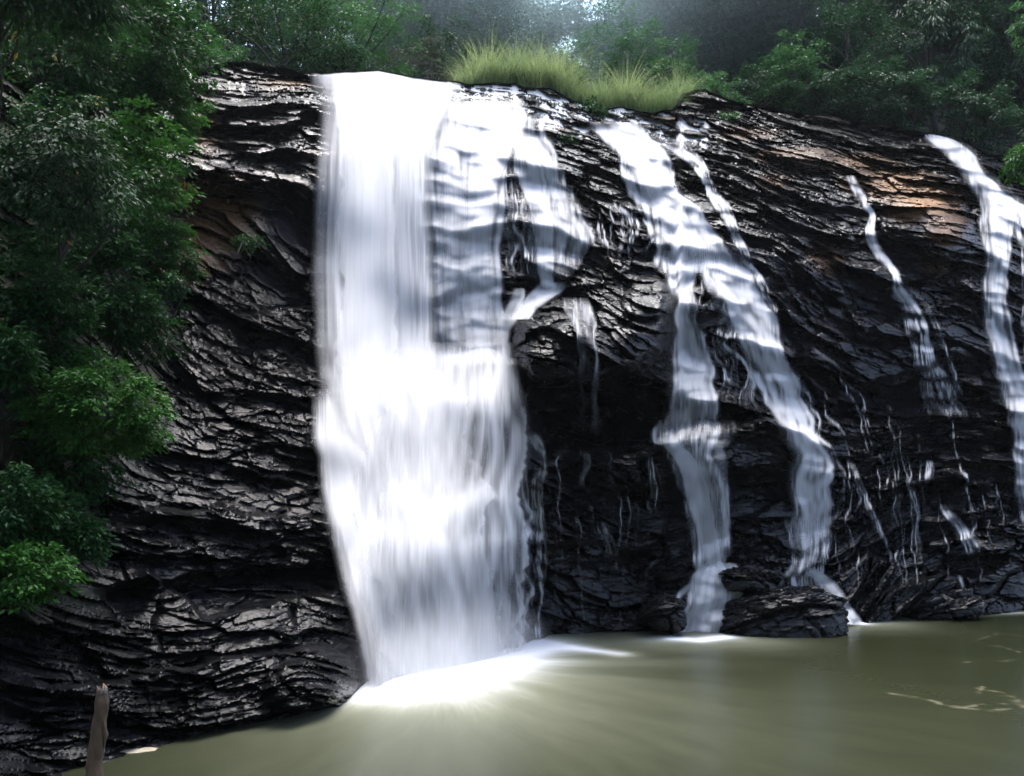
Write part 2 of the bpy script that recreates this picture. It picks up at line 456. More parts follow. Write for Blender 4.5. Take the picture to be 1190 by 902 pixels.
# crazed blocks on the glossy slope at left
f1, f2, cid, cx, cy = worley(S / 0.62 + 0.3 * T, T / 0.42, 140)
blk = sstep(190, 230, PX) * (1 - sstep(370, 400, PX)) * sstep(395, 420, PY) * (1 - sstep(525, 560, PY))
disp = disp * (1 - 0.35 * blk) + blk * ((cid - 0.5) * 0.18 + cx * (cid - .5) * .3 - cy * .1 - 0.09 * (1 - sstep(0, 0.07, f2 - f1)))
disp = disp + fbm(S / 1.1, T / 0.35, 150, 5) * 0.10
edge0 = sstep(0, 0.012, vv)[:, None]
D = D - disp * amp_m * np.minimum(steep, 1.8) * (0.35 + 0.65 * edge0)
WPc = W(PX, PY, D)

def blobmask(lst):
    m = np.zeros_like(D)
    for cx, cy, rx, ry, a in lst:
        m = np.maximum(m, a * np.exp(-(((PX - cx) / rx) ** 2 + ((PY - cy) / ry) ** 2)))
    return m
brown = 1.25 * np.clip(-.2 + blobmask([(1075, 235, 46, 24, 1.0), (1040, 215, 60, 20, .8), (1000, 190, 60, 16, .5), (1100, 265, 30, 26, .6), (925, 180, 70, 14, .45), (960, 300, 40, 30, .35),
                  (255, 255, 60, 70, .5), (235, 150, 30, 60, .4), (215, 300, 40, 40, .6), (330, 98, 40, 10, .5), (870, 155, 60, 14, .4), (640, 150, 40, 12, .35),
                  (1090, 310, 40, 30, .3), (760, 140, 60, 6, .5), (900, 210, 30, 14, .4)]), 0, 1)
soil = sstep(0, 1, np.clip((215 - PX + fbm(PX / 30., PY / 30., 9, 3) * 30) / 50, 0, 1)) * (1 - sstep(430, 560, PY + fbm(PX / 30., PY / 30., 8, 3) * 40))
soil = np.maximum(soil, (1 - sstep(60, 130, PX + fbm(PX / 30., PY / 30., 7, 3) * 30)) * (1 - sstep(680, 760, PY)))
cliff = mesh_np('cliff', WPc.reshape(-1, 3), [grid_faces(NV, NU)], M_ROCK, smooth=True,
                attrs={'brown': ('POINT', brown), 'soil': ('POINT', soil)})
try:
    cliff.data.set_sharp_from_angle(angle=R(38))
except Exception:
    pass
tag(cliff, kind='structure')

# depth look-ups
def sample(G, px, py):
    px = np.clip(np.asarray(px, float), PXc[0], PXc[-1]); py = np.asarray(py, float)
    u = (px - PXc[0]) / (PXc[-1] - PXc[0]) * (NU - 1)
    top = np.interp(px, PXc, PYtop); bot = np.interp(px, PXc, PYbot)
    v = np.clip((py - top) / (bot - top), 0, 1) * (NV - 1)
    iu = np.clip(np.floor(u).astype(int), 0, NU - 2); iv = np.clip(np.floor(v).astype(int), 0, NV - 2)
    fu = u - iu; fv = v - iv
    return (G[iv, iu] * (1 - fu) + G[iv, iu + 1] * fu) * (1 - fv) + (G[iv + 1, iu] * (1 - fu) + G[iv + 1, iu + 1] * fu) * fv
def running_min(G, relax):
    O = G.copy()
    for i in range(1, NV): O[i] = np.minimum(G[i], O[i - 1] + relax)
    return O
def minf(G, ry, rx):
    O = G.copy()
    for k in range(1, ry + 1):
        O[k:] = np.minimum(O[k:], G[:-k]); O[:-k] = np.minimum(O[:-k], G[k:])
    H = O.copy()
    for k in range(1, rx + 1):
        O[:, k:] = np.minimum(O[:, k:], H[:, :-k]); O[:, :-k] = np.minimum(O[:, :-k], H[:, k:])
    return O
DW = blur(minf(running_min(D, 0.012), 2, 2), 1.8, 3.5)                # clings to every ledge
DS = blur(minf(running_min(D, 0.004), 11, 8), 15.0, 9.0)                    # thick, smooth water

# ------------------------------------------------------------------ ground beyond the rim
rimd = D[0]
ps = np.linspace(0, NU - 1, 260).astype(int)
slope_p = np.array([(-220, .75), (150, .7), (300, .5), (430, .32), (520, .12), (800, .12), (880, .35), (960, .75), (1410, .9)])
def gslope(px): return np.interp(px, slope_p[:, 0], slope_p[:, 1])
def ground_at(px, dy):
    """point on the forest floor dy metres behind the rim in the direction of pixel column px"""
    r = np.interp(px, PXc, rimd); ry = np.interp(px, PXc, PYtop)
    d = r + dy
    zr = CAMH + (HY - ry) / F * r
    dd = np.clip(dy - 3.0, 0, 24)
    return np.stack([(px - CX) / F * d, d, zr + gslope(px) * dd - 0.12], -1)
dys = np.array([-0.4, 0.6, 2, 4, 7, 11, 16, 22, 30, 45, 70, 110])
gx = PXc[ps]
GV = np.stack([ground_at(gx, dy + 0 * gx) for dy in dys], 0)
GV[..., 2] += fbm(GV[..., 0] / 3.0, GV[..., 1] / 3.0, 77, 3) * 0.25 * (dys[:, None] > 1)
g = mesh_np('ground', GV.reshape(-1, 3), [grid_faces(len(dys), len(gx))[:, ::-1]], M_GROUND, smooth=True)
tag(g, kind='structure')

# unseen bank around the viewer, added and raised to block low sky light
ang = np.radians(np.linspace(172, 368, 60)); rr = np.array([14, 18, 24, 32, 42, 60, 90])
hz = np.array([-1.0, 6, 15, 27, 41, 60, 82])
HV = np.stack([np.stack([r * np.cos(ang) * 1.25, r * np.sin(ang) - 2 + 0 * ang, h + fbm(np.cos(ang) * 4, np.sin(ang) * 4 + r / 9., 60, 3) * min(2.5, max(0, h))], -1)
               for r, h in zip(rr, hz)], 0)
hill = mesh_np('sky_blocking_hills', HV.reshape(-1, 3), [grid_faces(len(rr), len(ang))], M_HILL, smooth=True)
tag(hill, kind='structure')

# ------------------------------------------------------------------ pool
pcol = np.linspace(-500, 1700, 1150)
prow = np.concatenate([np.linspace(672, 930, 300), np.linspace(940, 1140, 24)])
PPX, PPY = np.meshgrid(pcol, prow)
pd = CAMH * F / (PPY - HY)
PW = np.stack([(PPX - CX) / F * pd, pd, 0 * pd], -1)
ext = []
for y in (8., 4., 0., -6., -14., -30.):
    e = PW[-1].copy(); e[:, 0] *= 1 + (PW[-1, 0, 1] - y) / 20.; e[:, 1] = y; ext.append(e)
PW = np.concatenate([PW, np.stack(ext, 0)], 0)
P0 = W(505, 768, CAMH * F / (768 - HY))
dx = PW[..., 0] - P0[0]; dy = PW[..., 1] - P0[1]
rad = np.hypot(dx, dy); th = np.arctan2(dx, -dy)           # 0 = towards the viewer
wob = 1 + 0.22 * fbm(th * 4 + 9, rad / 6., 201, 4)
foam = 1.3 * np.exp(-(rad / (2.9 * wob)) ** 1.35)
# the foot of the wide curtain runs along the rock
def along(pts, sig):
    best = np.full(rad.shape, 1e9)
    q = [W(x, y, CAMH * F / (y - HY)) for x, y in pts]
    for a, b in zip(q[:-1], q[1:]):
        ax, ay = a[0], a[1]; bx, by = b[0] - ax, b[1] - ay
        t = np.clip(((PW[..., 0] - ax) * bx + (PW[..., 1] - ay) * by) / (bx * bx + by * by), 0, 1)
        best = np.minimum(best, np.hypot(PW[..., 0] - ax - t * bx, PW[..., 1] - ay - t * by))
    return np.exp(-(best / sig) ** 1.6)
foam += 1.25 * along([(428, 796), (470, 784), (530, 770), (608, 749)], 1.5) * wob
foam += 0.55 * along([(608, 747), (660, 752), (720, 760)], 0.45)
lob = np.exp(-((th - 0.15) / 0.75) ** 2) * np.exp(-(rad / 9.0) ** 2)
foam += 0.24 * lob ** 1.3
foam += 0.03 * np.exp(-((th - 0.95) / 0.42) ** 2) * np.exp(-(rad / 13.0) ** 2)
foam += 0.03 * np.exp(-((th + 0.1) / 1.1) ** 2) * np.exp(-(rad / 15.0) ** 3)
foam += .85 * along([(784, 742), (812, 744), (842, 740)], 0.40) + 0.35 * along([(770, 744), (850, 742)], 1.6)
foam += 0.9 * along([(985, 722), (998, 724)], 0.4) + 0.28 * along([(975, 725), (1020, 724)], 1.4)
foam += 0.5 * along([(1130, 714), (1190, 712)], 0.3)
foam = np.clip(foam, 0, 1)
scum = np.zeros_like(foam)
for pts, s, a in (([(1035, 806), (1075, 812), (1110, 822), (1150, 826), (1190, 822), (1240, 806)], .07, .8),
                  ([(1090, 818), (1120, 822), (1150, 818), (1166, 818)], .06, .9),
                  ([(1140, 800), (1170, 806), (1188, 820), (1230, 830)], .10, .55),
                  ([(1132, 745), (1160, 736), (1200, 740), (1230, 760)], .05, .45),
                  ([(1150, 750), (1165, 752), (1185, 758)], .05, .6), ([(1135, 800), (1142, 798), (1138, 806)], .05, .7),
                  ([(1120, 770), (1128, 769)], .05, .6), ([(1168, 768), (1176, 767)], .06, .8), ([(1158, 770), (1162, 769)], .04, .8)):
    scum = np.maximum(scum, a * along(pts, s))
scum *= np.clip(0.45 + fbm(PW[..., 0] / 0.25, PW[..., 1] / 0.25, 210, 3) * 1.3, 0, 1)
pool = mesh_np('pool_water', PW.reshape(-1, 3), [grid_faces(*foam.shape)], M_POOL, smooth=True,
               attrs={'foam': ('POINT', foam), 'scum': ('POINT', scum)}, uv=np.stack([th + .12 * fbm(PW[..., 0] / 8., PW[..., 1] / 8., 220, 2), rad], -1).reshape(-1, 2))
tag(pool, kind='structure')

# ------------------------------------------------------------------ falling water
def smooth_path(pts, n):
    p = np.array(pts, float)
    s = np.concatenate([[0], np.cumsum(np.hypot(*np.diff(p[:, :2], axis=0).T))])
    t = np.linspace(0, s[-1], n)
    out = np.stack([np.interp(t, s, p[:, k]) for k in range(p.shape[1])], -1)
    k = max(1, int(n * 0.018))
    ker = np.ones(2 * k + 1) / (2 * k + 1)
    for c in range(p.shape[1]):
        q = np.pad(out[:, c], k, mode='edge')
        q[:k] = 2 * out[0, c] - q[2 * k:k:-1] if False else q[:k]
        out[:, c] = np.convolve(q, ker, 'valid')
    return out, s[-1]

# regular pixel-direction maps of the rock used to route the water
QX0, QY0 = -60, 50
qx, qy = np.meshgrid(np.arange(QX0, 1330), np.arange(QY0, 800))
QD = blur(sample(D, qx, qy), 1.0, 1.6)
QGX = np.gradient(QD, axis=1)                       # where the rock falls back sideways
QC = blur(-np.gradient(QD, axis=0), .8, 1.0)       # where the rock steps out under the water

def veil(rows, dens, G, off, seed, n=None, kick=1.0, crest=0.6, air=0.5, life=0.0, soft=0.0, halo=0.0, gain=1.5, vary=0.6, by=2.5, bx=0.55,
         name='curtain', parent=None, fadein=0.03, fadeout=0.03, drift=0.5, rag=0.16, core=0.62, remix=0.25, decay=0.016, diff=1.0, jit0=0.0, fl=5.0, fr=5.0, **_):
    """water routed down the rock: many thread paths between the guide rows (left, right, y[, amount]) pile up into one translucent sheet"""
    rows = np.array(rows, float)
    if rows.shape[1] == 3: rows = np.concatenate([rows, np.ones((len(rows), 1))], 1)
    rng = np.random.default_rng(seed)
    st = 0.8
    y0, y1 = rows[0, 2], rows[-1, 2]
    ys = np.arange(y0, y1, st); m = len(ys)
    k = max(1, int(10 / st)); ker = np.ones(2 * k + 1) / (2 * k + 1)
    Lr, Rr, Dn = [np.convolve(np.pad(np.interp(ys, rows[:, 2], rows[:, c]), k, mode='edge'), ker, 'valid') for c in (0, 1, 3)]
    wj = Rr - Lr; jl = fbm(ys / 22., 0 * ys + seed, seed + 50, 3); jr = fbm(ys / 22., 0 * ys + seed + 9, seed + 51, 3)
    Lr = Lr + rag * wj * jl; Rr = Rr + rag * wj * jr
    pad = 26
    bx0, bx1 = int(Lr.min()) - pad, int(Rr.max()) + pad
    nx = int((bx1 - bx0) / st) + 2
    if n is None: n = int(np.clip((Rr - Lr).mean() * 9, 60, 2200))
    u = rng.random(n); u = np.where(rng.random(n) > core, u, .5 + (rng.normal(size=n) * .2))
    u = np.clip(u, 0.01, .99)
    wp = np.exp(rng.normal(size=n) * vary)
    a0 = np.where(rng.random(n) < life, rng.random(n) * .6, -1.0); b0 = np.where(rng.random(n) < life, a0.clip(0) + .15 + rng.random(n) * .6, 2.0)
    if jit0: a0 = np.maximum(a0, rng.random(n) * jit0)
    vx = np.zeros(n)
    acc = np.zeros((m, nx))
    x = Lr[0] + u * (Rr[0] - Lr[0])
    dr_s = drift; u0 = u.copy(); en = np.ones(n)
    for j in range(m):
        y = ys[j]; w = Rr[j] - Lr[j]; t = j / max(1, m - 1)
        if j: x = x + (Lr[j] - Lr[j - 1]) * (1 - u) + (Rr[j] - Rr[j - 1]) * u
        iy = int(np.clip(round(y) - QY0, 0, QD.shape[0] - 1)); ix = np.clip(np.round(x).astype(int) - QX0, 0, QD.shape[1] - 1)
        c = QC[iy, ix]; g_ = QGX[iy, ix]
        airb = sstep(0.02, -0.04, c) * air
        vx = vx * .78 + (kick * np.clip(g_, -.12, .12) * 2.0 + dr_s * .07 * fbm(x / 14., y / 30. + 0 * x, seed + 3, 2)) * (1 - airb) + .006 * (Lr[j] + u0 * w - x)
        x = x + np.clip(vx, -1.1, 1.1) + rng.normal(size=n) * (.11 + .20 * airb) * diff
        u = (x - Lr[j]) / w
        e = np.maximum(0, -u) + np.maximum(0, u - 1)
        x = np.where(u < 0, x + (-u) * w * .25, np.where(u > 1, x - (u - 1) * w * .25, x)); u = (x - Lr[j]) / w
        hit = c > .05                                   # threads break up and re-form at every step of the rock
        if remix and hit.any():
            wp = np.where(hit & (rng.random(n) < remix), np.exp(rng.normal(size=n) * vary), wp)
        en = np.where(hit, np.minimum(1.25, en + .30), np.maximum(.42, en * (1 - decay)))     # white at each lip, thinning as it hangs below
        ww = en * wp / np.exp(vary * vary / 2) * np.clip(.62 + crest * np.clip(c / .05, -.6, 1.8), .08, 3) * ((t > a0) & (t < b0)) * Dn[j]
        ww = ww * (sstep(0, fadein, t) if fadein else 1) * (1 - sstep(1 - fadeout, 1.0, t) if fadeout else 1)
        f_ = (x - bx0) / st; i0 = np.clip(np.floor(f_).astype(int), 0, nx - 2); f_ = np.clip(f_ - i0, 0, 1)
        row = np.bincount(i0, ww * (1 - f_), nx) + np.bincount(i0 + 1, ww * f_, nx)
        acc[j] = row * (w / st) / n
    acc = blur(acc, by, bx)
    if soft: acc = .55 * acc + .45 * blur(acc, soft, soft)
    op = 1 - np.exp(-acc * gain * dens)
    if halo: op = 1 - (1 - op) * (1 - np.clip(halo * blur(op, 9, 11), 0, .8))
    gxp = bx0 + np.arange(nx) * st
    X, Y = np.meshgrid(gxp, ys)
    op = op * sstep(0.0, 2.5, Y - (rim_y(X) if False else np.interp(X, PXc, PYtop)))
    op = op * (.12 + .88 * sstep(0, fl, X - Lr[:, None] + 3)) * (.12 + .88 * sstep(0, fr, Rr[:, None] - X + 3))
    op[:, 0] = 0; op[:, -1] = 0
    op[op < .012] = 0
    d = sample(G, X, Y) - off
    pos = W(X, Y, d)
    Fq = grid_faces(m, nx)
    Fq = Fq[op.ravel()[Fq].max(1) > 0]
    used = np.unique(Fq); rm = np.full(m * nx, -1); rm[used] = np.arange(len(used))
    V = pos.reshape(-1, 3)[used]
    um = X * .031; vm = Y * .031
    if parent is not None: V = V - np.array(parent.location)
    return mesh_np(name, V, [rm[Fq]], M_FALL, parent, True, {'opacity': ('POINT', op.ravel()[used])}, np.stack([um, vm], -1).reshape(-1, 2)[used])

def stream(pts, **kw):
    return [(x - w / 2, x + w / 2, y) + ((q[0],) if q else ()) for x, y, w, *q in pts], kw

def fall_thing(name, label, cat, at, parts, group=None):
    e = empty(name, W(*at)); tag(e, label, cat, group)
    for rows, kw in parts: veil(rows, parent=e, **kw)
    return e

# main plunge
T_ = lambda pts: stream(pts)[0]
fall_thing('waterfall', 'wide white main waterfall plunging down the left of the cliff into the foaming pool', 'waterfall', (505, 775, 28.6), [
    ([(362, 500, 82), (368, 540, 92), (376, 530, 112), (376, 514, 140), (370, 500, 180), (366, 500, 230), (366, 504, 300), (366, 506, 370), (370, 512, 430), (382, 524, 480), (398, 540, 560), (412, 550, 650)],
     dict(dens=1.7, G=DS, off=0.16, seed=1, kick=.25, crest=.2, drift=.5, soft=3, halo=.30, fadein=0, fadeout=.38, vary=1.5, by=16, n=1100, diff=.6, rag=.03, core=.55, remix=0, decay=.001, fl=30, fr=14)),
    (T_([(425, 84, 70), (425, 200, 60), (425, 300, 62), (428, 420, 70), (440, 480, 80)]),
     dict(dens=1.1, G=DS, off=0.36, seed=2, kick=.1, crest=0, drift=.4, soft=6, fadein=0.1, fadeout=.25, vary=.6, by=16, decay=0)),
    ([(486, 604, 398), (478, 606, 430), (452, 608, 470), (424, 608, 520), (404, 608, 580), (408, 608, 640), (418, 606, 700), (427, 604, 750), (433, 600, 800)],
     dict(dens=1.1, G=DS, off=0.24, seed=3, kick=.7, crest=.5, drift=1.0, soft=3, halo=.24, fadein=.02, jit0=.11, fadeout=0, vary=1.6, by=11, n=620, diff=.6, rag=.05, core=.2, decay=.007)),
    ([(430, 500, 400), (440, 540, 470), (440, 560, 560), (430, 565, 640), (440, 580, 700), (445, 585, 784)],
     dict(dens=1.2, G=DS, off=0.40, seed=4, kick=.3, crest=.3, drift=1.0, soft=6, halo=.2, fadein=.2, fadeout=0, vary=1.0, by=10, n=500)),
    (T_([(376, 452, 26), (384, 500, 46), (402, 540, 64), (410, 580, 66), (424, 650, 64), (440, 720, 58), (452, 802, 56)]),
     dict(dens=1.7, G=DS, off=0.20, seed=5, kick=.4, crest=.3, soft=5, rag=.05, remix=.05, decay=.003, halo=.2, fadein=.05, jit0=.35, fl=12, fr=12, fadeout=0, vary=.9, by=8)),
])
fall_thing('waterfall', 'thin veiled cascade over narrow steps just right of the main plunge', 'waterfall', (540, 420, 33), [
    ([(456, 600, 118), (464, 612, 138), (468, 606, 155), (470, 592, 180), (478, 586, 220), (484, 582, 300), (486, 586, 360), (490, 596, 428)],
     dict(dens=1.15, rag=.04, core=.1, G=DW, off=0.05, seed=6, kick=.9, crest=.22, life=.25, soft=2.5, halo=.30, vary=1.5, by=10, n=260, decay=.008)),
    (T_([(596, 146, 24), (577, 175, 36), (562, 210, 36), (556, 280, 32), (556, 350, 36), (560, 424, 42)]),
     dict(dens=1.3, G=DW, off=0.12, seed=7, kick=.5, crest=.4, soft=3, by=8, vary=.8, fadein=.08)),
    (T_([(522, 190, 30), (528, 260, 38), (526, 330, 34), (528, 424, 40)]),
     dict(dens=.8, G=DW, off=0.12, seed=8, kick=.5, crest=.4, soft=2, by=8, vary=.9, fadein=.1)),
    (T_([(606, 335, 14), (596, 358, 18), (588, 390, 22), (584, 428, 30)]),
     dict(dens=1.1, G=DW, off=0.10, seed=9, kick=.6, crest=.4, soft=2, by=4, fadein=.1)),
])
fall_thing('waterfall', 'fanned stepped cascade above the jutting black boulder', 'waterfall', (650, 330, 35), [
    ([(574, 640, 134), (580, 630, 152), (590, 642, 180), (602, 658, 215), (606, 682, 250), (612, 690, 280), (616, 676, 305), (620, 656, 332)],
     dict(dens=.75, G=DW, off=0.06, seed=11, kick=0.84, crest=.42, life=.55, soft=1.5, vary=1.6, by=5, n=180, halo=.12, fadeout=.35)),
    ([(576, 612, 190), (578, 618, 230), (584, 622, 280), (588, 624, 330)],
     dict(dens=.22, G=DW, off=0.05, seed=10, kick=1.4, crest=.9, life=.6, vary=1.2, by=3, n=50, fadein=.2, fadeout=.3)),
    ([(690, 760, 235), (690, 765, 265), (695, 745, 300)],
     dict(dens=.14, G=DW, off=0.05, seed=19, kick=1.8, crest=1.0, life=.8, vary=1.2, by=2, n=40, fadein=.2, fadeout=.3)),
    (T_([(606, 160, 26), (620, 210, 28), (630, 260, 22), (636, 338, 16)]),
     dict(dens=1.2, G=DW, off=0.11, seed=12, kick=.6, crest=.6, soft=2, by=4)),
    (T_([(646, 328, 28), (630, 343, 38), (615, 356, 28), (603, 372, 16)]),
     dict(dens=1.1, G=DW, off=0.10, seed=13, kick=.6, crest=.4, soft=2, fadein=.15)),
    ([(650, 684, 346), (668, 690, 380), (672, 694, 410), (672, 694, 450), (670, 696, 510)],
     dict(dens=.3, G=DW, off=0.08, seed=14, kick=1.2, crest=.5, life=.5, n=60, vary=1.1, by=5, fadein=.1, fadeout=.5)),
])
fall_thing('waterfall', 'streaked curtain falling along the right edge of the main plunge to the pool', 'waterfall', (585, 745, 32), [
    ([(540, 604, 416), (548, 606, 470), (545, 610, 540), (548, 614, 600), (548, 614, 660), (556, 614, 750)],
     dict(dens=.6, G=DW, off=0.2, seed=16, kick=1.3, crest=.7, life=.3, vary=1.3, by=5, n=160, fadeout=0)),
    ([(586, 618, 490), (594, 634, 520), (594, 632, 560), (596, 630, 600), (598, 636, 660), (600, 626, 748)],
     dict(dens=.32, G=DW, off=0.07, seed=17, kick=1.5, crest=.9, life=.5, vary=1.2, by=3, n=90, fadein=.1, fadeout=.02)),
])
# middle cascade, two branches
fall_thing('waterfall', 'bright stepped cascade in the middle that splits in two at a dark knob', 'waterfall', (810, 505, 35), [
    ([(678, 740, 142), (700, 762, 165), (714, 776, 195), (730, 794, 225), (744, 818, 258), (760, 842, 290), (766, 856, 318)],
     dict(dens=1.6, G=DW, off=0.08, seed=21, kick=0.70, crest=.42, soft=1.5, vary=1.6, by=5, n=300, fadein=.08, fadeout=.12)),
    (T_([(715, 155, 24), (745, 195, 28), (765, 235, 26), (785, 270, 28), (792, 305, 26)]),
     dict(dens=.9, G=DW, off=0.14, seed=20, kick=.6, crest=.5, soft=3, vary=.8, by=4, fadein=.1, fadeout=.1)),
    ([(766, 812, 292), (776, 810, 325), (778, 804, 345), (770, 812, 372), (764, 820, 400), (768, 828, 430), (772, 836, 465), (774, 842, 512)],
     dict(dens=1.7, G=DW, off=0.10, seed=22, kick=0.63, crest=.42, soft=1.5, halo=.18, vary=1.6, by=5, n=210, fadein=.1, fadeout=.35)),
    ([(880, 960, 400), (905, 1000, 460), (930, 1030, 540), (950, 1050, 620), (960, 1060, 690)],
     dict(dens=.030, G=DW, off=0.05, seed=25, kick=1.8, crest=.8, life=.8, vary=1.0, by=2, bx=.4, n=16, rag=0, core=0, fl=1, fr=1, fadein=.05, fadeout=.15)),
    ([(796, 856, 286), (816, 876, 325), (834, 892, 352), (850, 902, 385), (868, 914, 420), (886, 930, 460), (902, 944, 495), (914, 960, 530), (916, 968, 570), (916, 966, 620), (922, 960, 660)],
     dict(dens=1.6, G=DW, off=0.08, seed=23, kick=0.77, crest=.42, soft=1.5, halo=.16, vary=1.6, by=5, n=260, fadein=.1, fadeout=.25)),
    ([(800, 880, 300), (808, 894, 345), (806, 906, 390), (812, 912, 440), (822, 920, 480)],
     dict(dens=.22, G=DW, off=0.05, seed=24, kick=1.8, crest=.9, life=.6, vary=1.2, by=2, n=120, fadein=.1, fadeout=.3)),
])
fall_thing('waterfall', 'slim fall dropping from the flat wet ledge to the rocks above the pool', 'waterfall', (820, 740, 33.5), [
    ([(758, 856, 488), (758, 848, 510), (772, 846, 535), (786, 848, 565), (800, 848, 600), (808, 848, 640), (812, 842, 670)],
     dict(dens=.9, G=DW, off=0.10, seed=26, kick=0.21, crest=.42, soft=1.5, halo=.12, vary=1.6, by=5, n=90, fadein=.2, fadeout=.1)),
    (T_([(772, 510, 16), (796, 530, 24), (808, 560, 26), (818, 600, 26), (825, 640, 22), (829, 670, 22)]),
     dict(dens=1.9, G=DW, off=0.16, seed=27, kick=.3, crest=.4, soft=3, vary=.8, by=8, fadein=.1)),
    ([(640, 760, 520), (630, 770, 560), (625, 770, 640), (630, 765, 730)],
     dict(dens=.022, G=DW, off=0.05, seed=18, kick=1.8, crest=.8, life=.9, vary=1.0, by=2, bx=.4, n=16, rag=0, core=0, fl=1, fr=1, fadein=.05, fadeout=.1)),
    (T_([(832, 512, 12), (840, 540, 12), (841, 600, 14), (838, 660, 12)]),
     dict(dens=.6, G=DW, off=0.14, seed=28, kick=.3, crest=.4, soft=2, vary=.8, by=8, n=40, fadeout=.4)),
])
fall_thing('waterfall', 'broken narrow rill left of the brown rock running parallel to the middle cascade', 'waterfall', (870, 350, 38), [
    (T_([(772, 160, 40), (795, 180, 34), (812, 196, 26), (822, 215, 18), (836, 238, 22), (846, 262, 16), (860, 290, 18), (872, 315, 20), (888, 350, 16), (902, 395, 12)]),
     dict(dens=.55, G=DW, off=0.06, seed=29, kick=1.6, crest=1.0, life=.4, vary=1.2, by=2, n=80, fadein=.1, fadeout=.3)),
])
fall_thing('waterfall', 'faint thin stream trickling down dark rock between the middle and right hand falls', 'waterfall', (1100, 490, 40), [
    (T_([(986, 204, 8), (994, 222, 14), (1003, 245, 26), (1000, 262, 34), (1012, 285, 18), (1030, 310, 20), (1046, 345, 28), (1058, 375, 32), (1070, 405, 32), (1078, 440, 40), (1088, 465, 50), (1100, 495, 60)]),
     dict(dens=.55, G=DW, off=0.06, seed=31, kick=1.5, crest=.9, life=.4, vary=1.1, by=2.5, n=90, fadein=.02, fadeout=.35)),
    ([(1020, 1130, 470), (1020, 1150, 540), (1030, 1170, 620), (1040, 1180, 690)],
     dict(dens=.026, G=DW, off=0.05, seed=37, kick=1.8, crest=.8, life=.9, vary=1.0, by=2, bx=.4, n=18, rag=0, core=0, fl=1, fr=1, fadein=.05, fadeout=.15)),
    (T_([(1046, 330, 8), (1075, 352, 8), (1088, 385, 10), (1096, 420, 14), (1110, 465, 26)]),
     dict(dens=.18, G=DW, off=0.06, seed=32, kick=1.8, crest=.9, life=.4, vary=1.1, by=2.5, n=16, fadein=.05, fadeout=.35)),
])
fall_thing('waterfall', 'white fall at the right edge tumbling past the ochre rock', 'waterfall', (1170, 560, 41), [
    (T_([(1082, 156, 24), (1100, 166, 30), (1120, 184, 28), (1132, 205, 32), (1145, 225, 42), (1166, 238, 56), (1190, 250, 70), (1215, 262, 80)]),
     dict(dens=.95, G=DW, off=0.08, seed=33, kick=0.63, crest=.42, soft=1.5, vary=1.6, by=5, n=150, halo=.12, fadein=.03, fadeout=.2)),
    ([(1140, 1180, 226), (1140, 1180, 262), (1142, 1174, 300), (1138, 1170, 340), (1144, 1174, 380), (1152, 1184, 420), (1162, 1206, 455), (1176, 1224, 485)],
     dict(dens=1.0, G=DW, off=0.10, seed=34, kick=0.56, crest=.42, soft=1.5, halo=.15, vary=1.6, by=5, n=170, fadein=.1, fadeout=.1)),
    ([(1168, 1236, 236), (1176, 1240, 300), (1178, 1236, 360), (1182, 1240, 430)],
     dict(dens=.5, G=DW, off=0.08, seed=35, kick=1., crest=.6, vary=1.1, by=4, n=120, fadein=.1, fadeout=.2)),
    ([(1178, 1216, 465), (1174, 1216, 510), (1170, 1216, 550), (1178, 1226, 590), (1192, 1240, 650)],
     dict(dens=.85, G=DW, off=0.08, seed=36, kick=1., crest=.7, soft=2, vary=1.0, by=4, n=200, fadein=.1, fadeout=.15)),
])
fall_thing('waterfall', 'low split cascade over the rocks left of the big wet boulder at the pool edge', 'waterfall', (815, 740, 33.2), [
    ([(810, 848, 654), (804, 866, 675), (796, 868, 695), (788, 858, 712), (780, 848, 728), (776, 842, 744)],
     dict(dens=1.4, G=DW, off=0.16, seed=41, kick=.6, crest=.6, life=.15, vary=1.3, by=3, n=110, core=.1, soft=1.5, halo=.2, decay=.004, fadein=.08, fadeout=0)),
    (T_([(832, 658, 22), (826, 690, 34), (816, 715, 44), (806, 746, 60)]),
     dict(dens=1.7, G=DW, off=0.24, seed=42, kick=.8, crest=.5, soft=2, vary=.9, by=4, fadein=.1, fadeout=0)),
    (T_([(822, 668, 14), (790, 690, 16), (778, 712, 12), (772, 738, 12)]),
     dict(dens=.4, G=DW, off=0.10, seed=43, kick=1.2, crest=.8, vary=1.1, by=3, n=22, fadein=.1, fadeout=.1)),
])
fall_thing('waterfall', 'little cascade feeding from the right branch behind the big wet boulder', 'waterfall', (940, 690, 36), [
    ([(912, 966, 600), (918, 962, 640), (912, 960, 660), (896, 960, 675), (884, 965, 692)],
     dict(dens=.5, G=DW, off=0.08, seed=44, kick=1.4, crest=.9, life=.3, vary=1.1, by=3, n=110, fadein=.15, fadeout=.2)),
    (T_([(938, 660, 22), (958, 676, 22), (972, 692, 20), (984, 708, 20), (994, 726, 26)]),
     dict(dens=1.1, G=DW, off=0.45, seed=45, kick=.2, crest=.2, soft=2, n=60, fadein=.15, fadeout=0)),
])
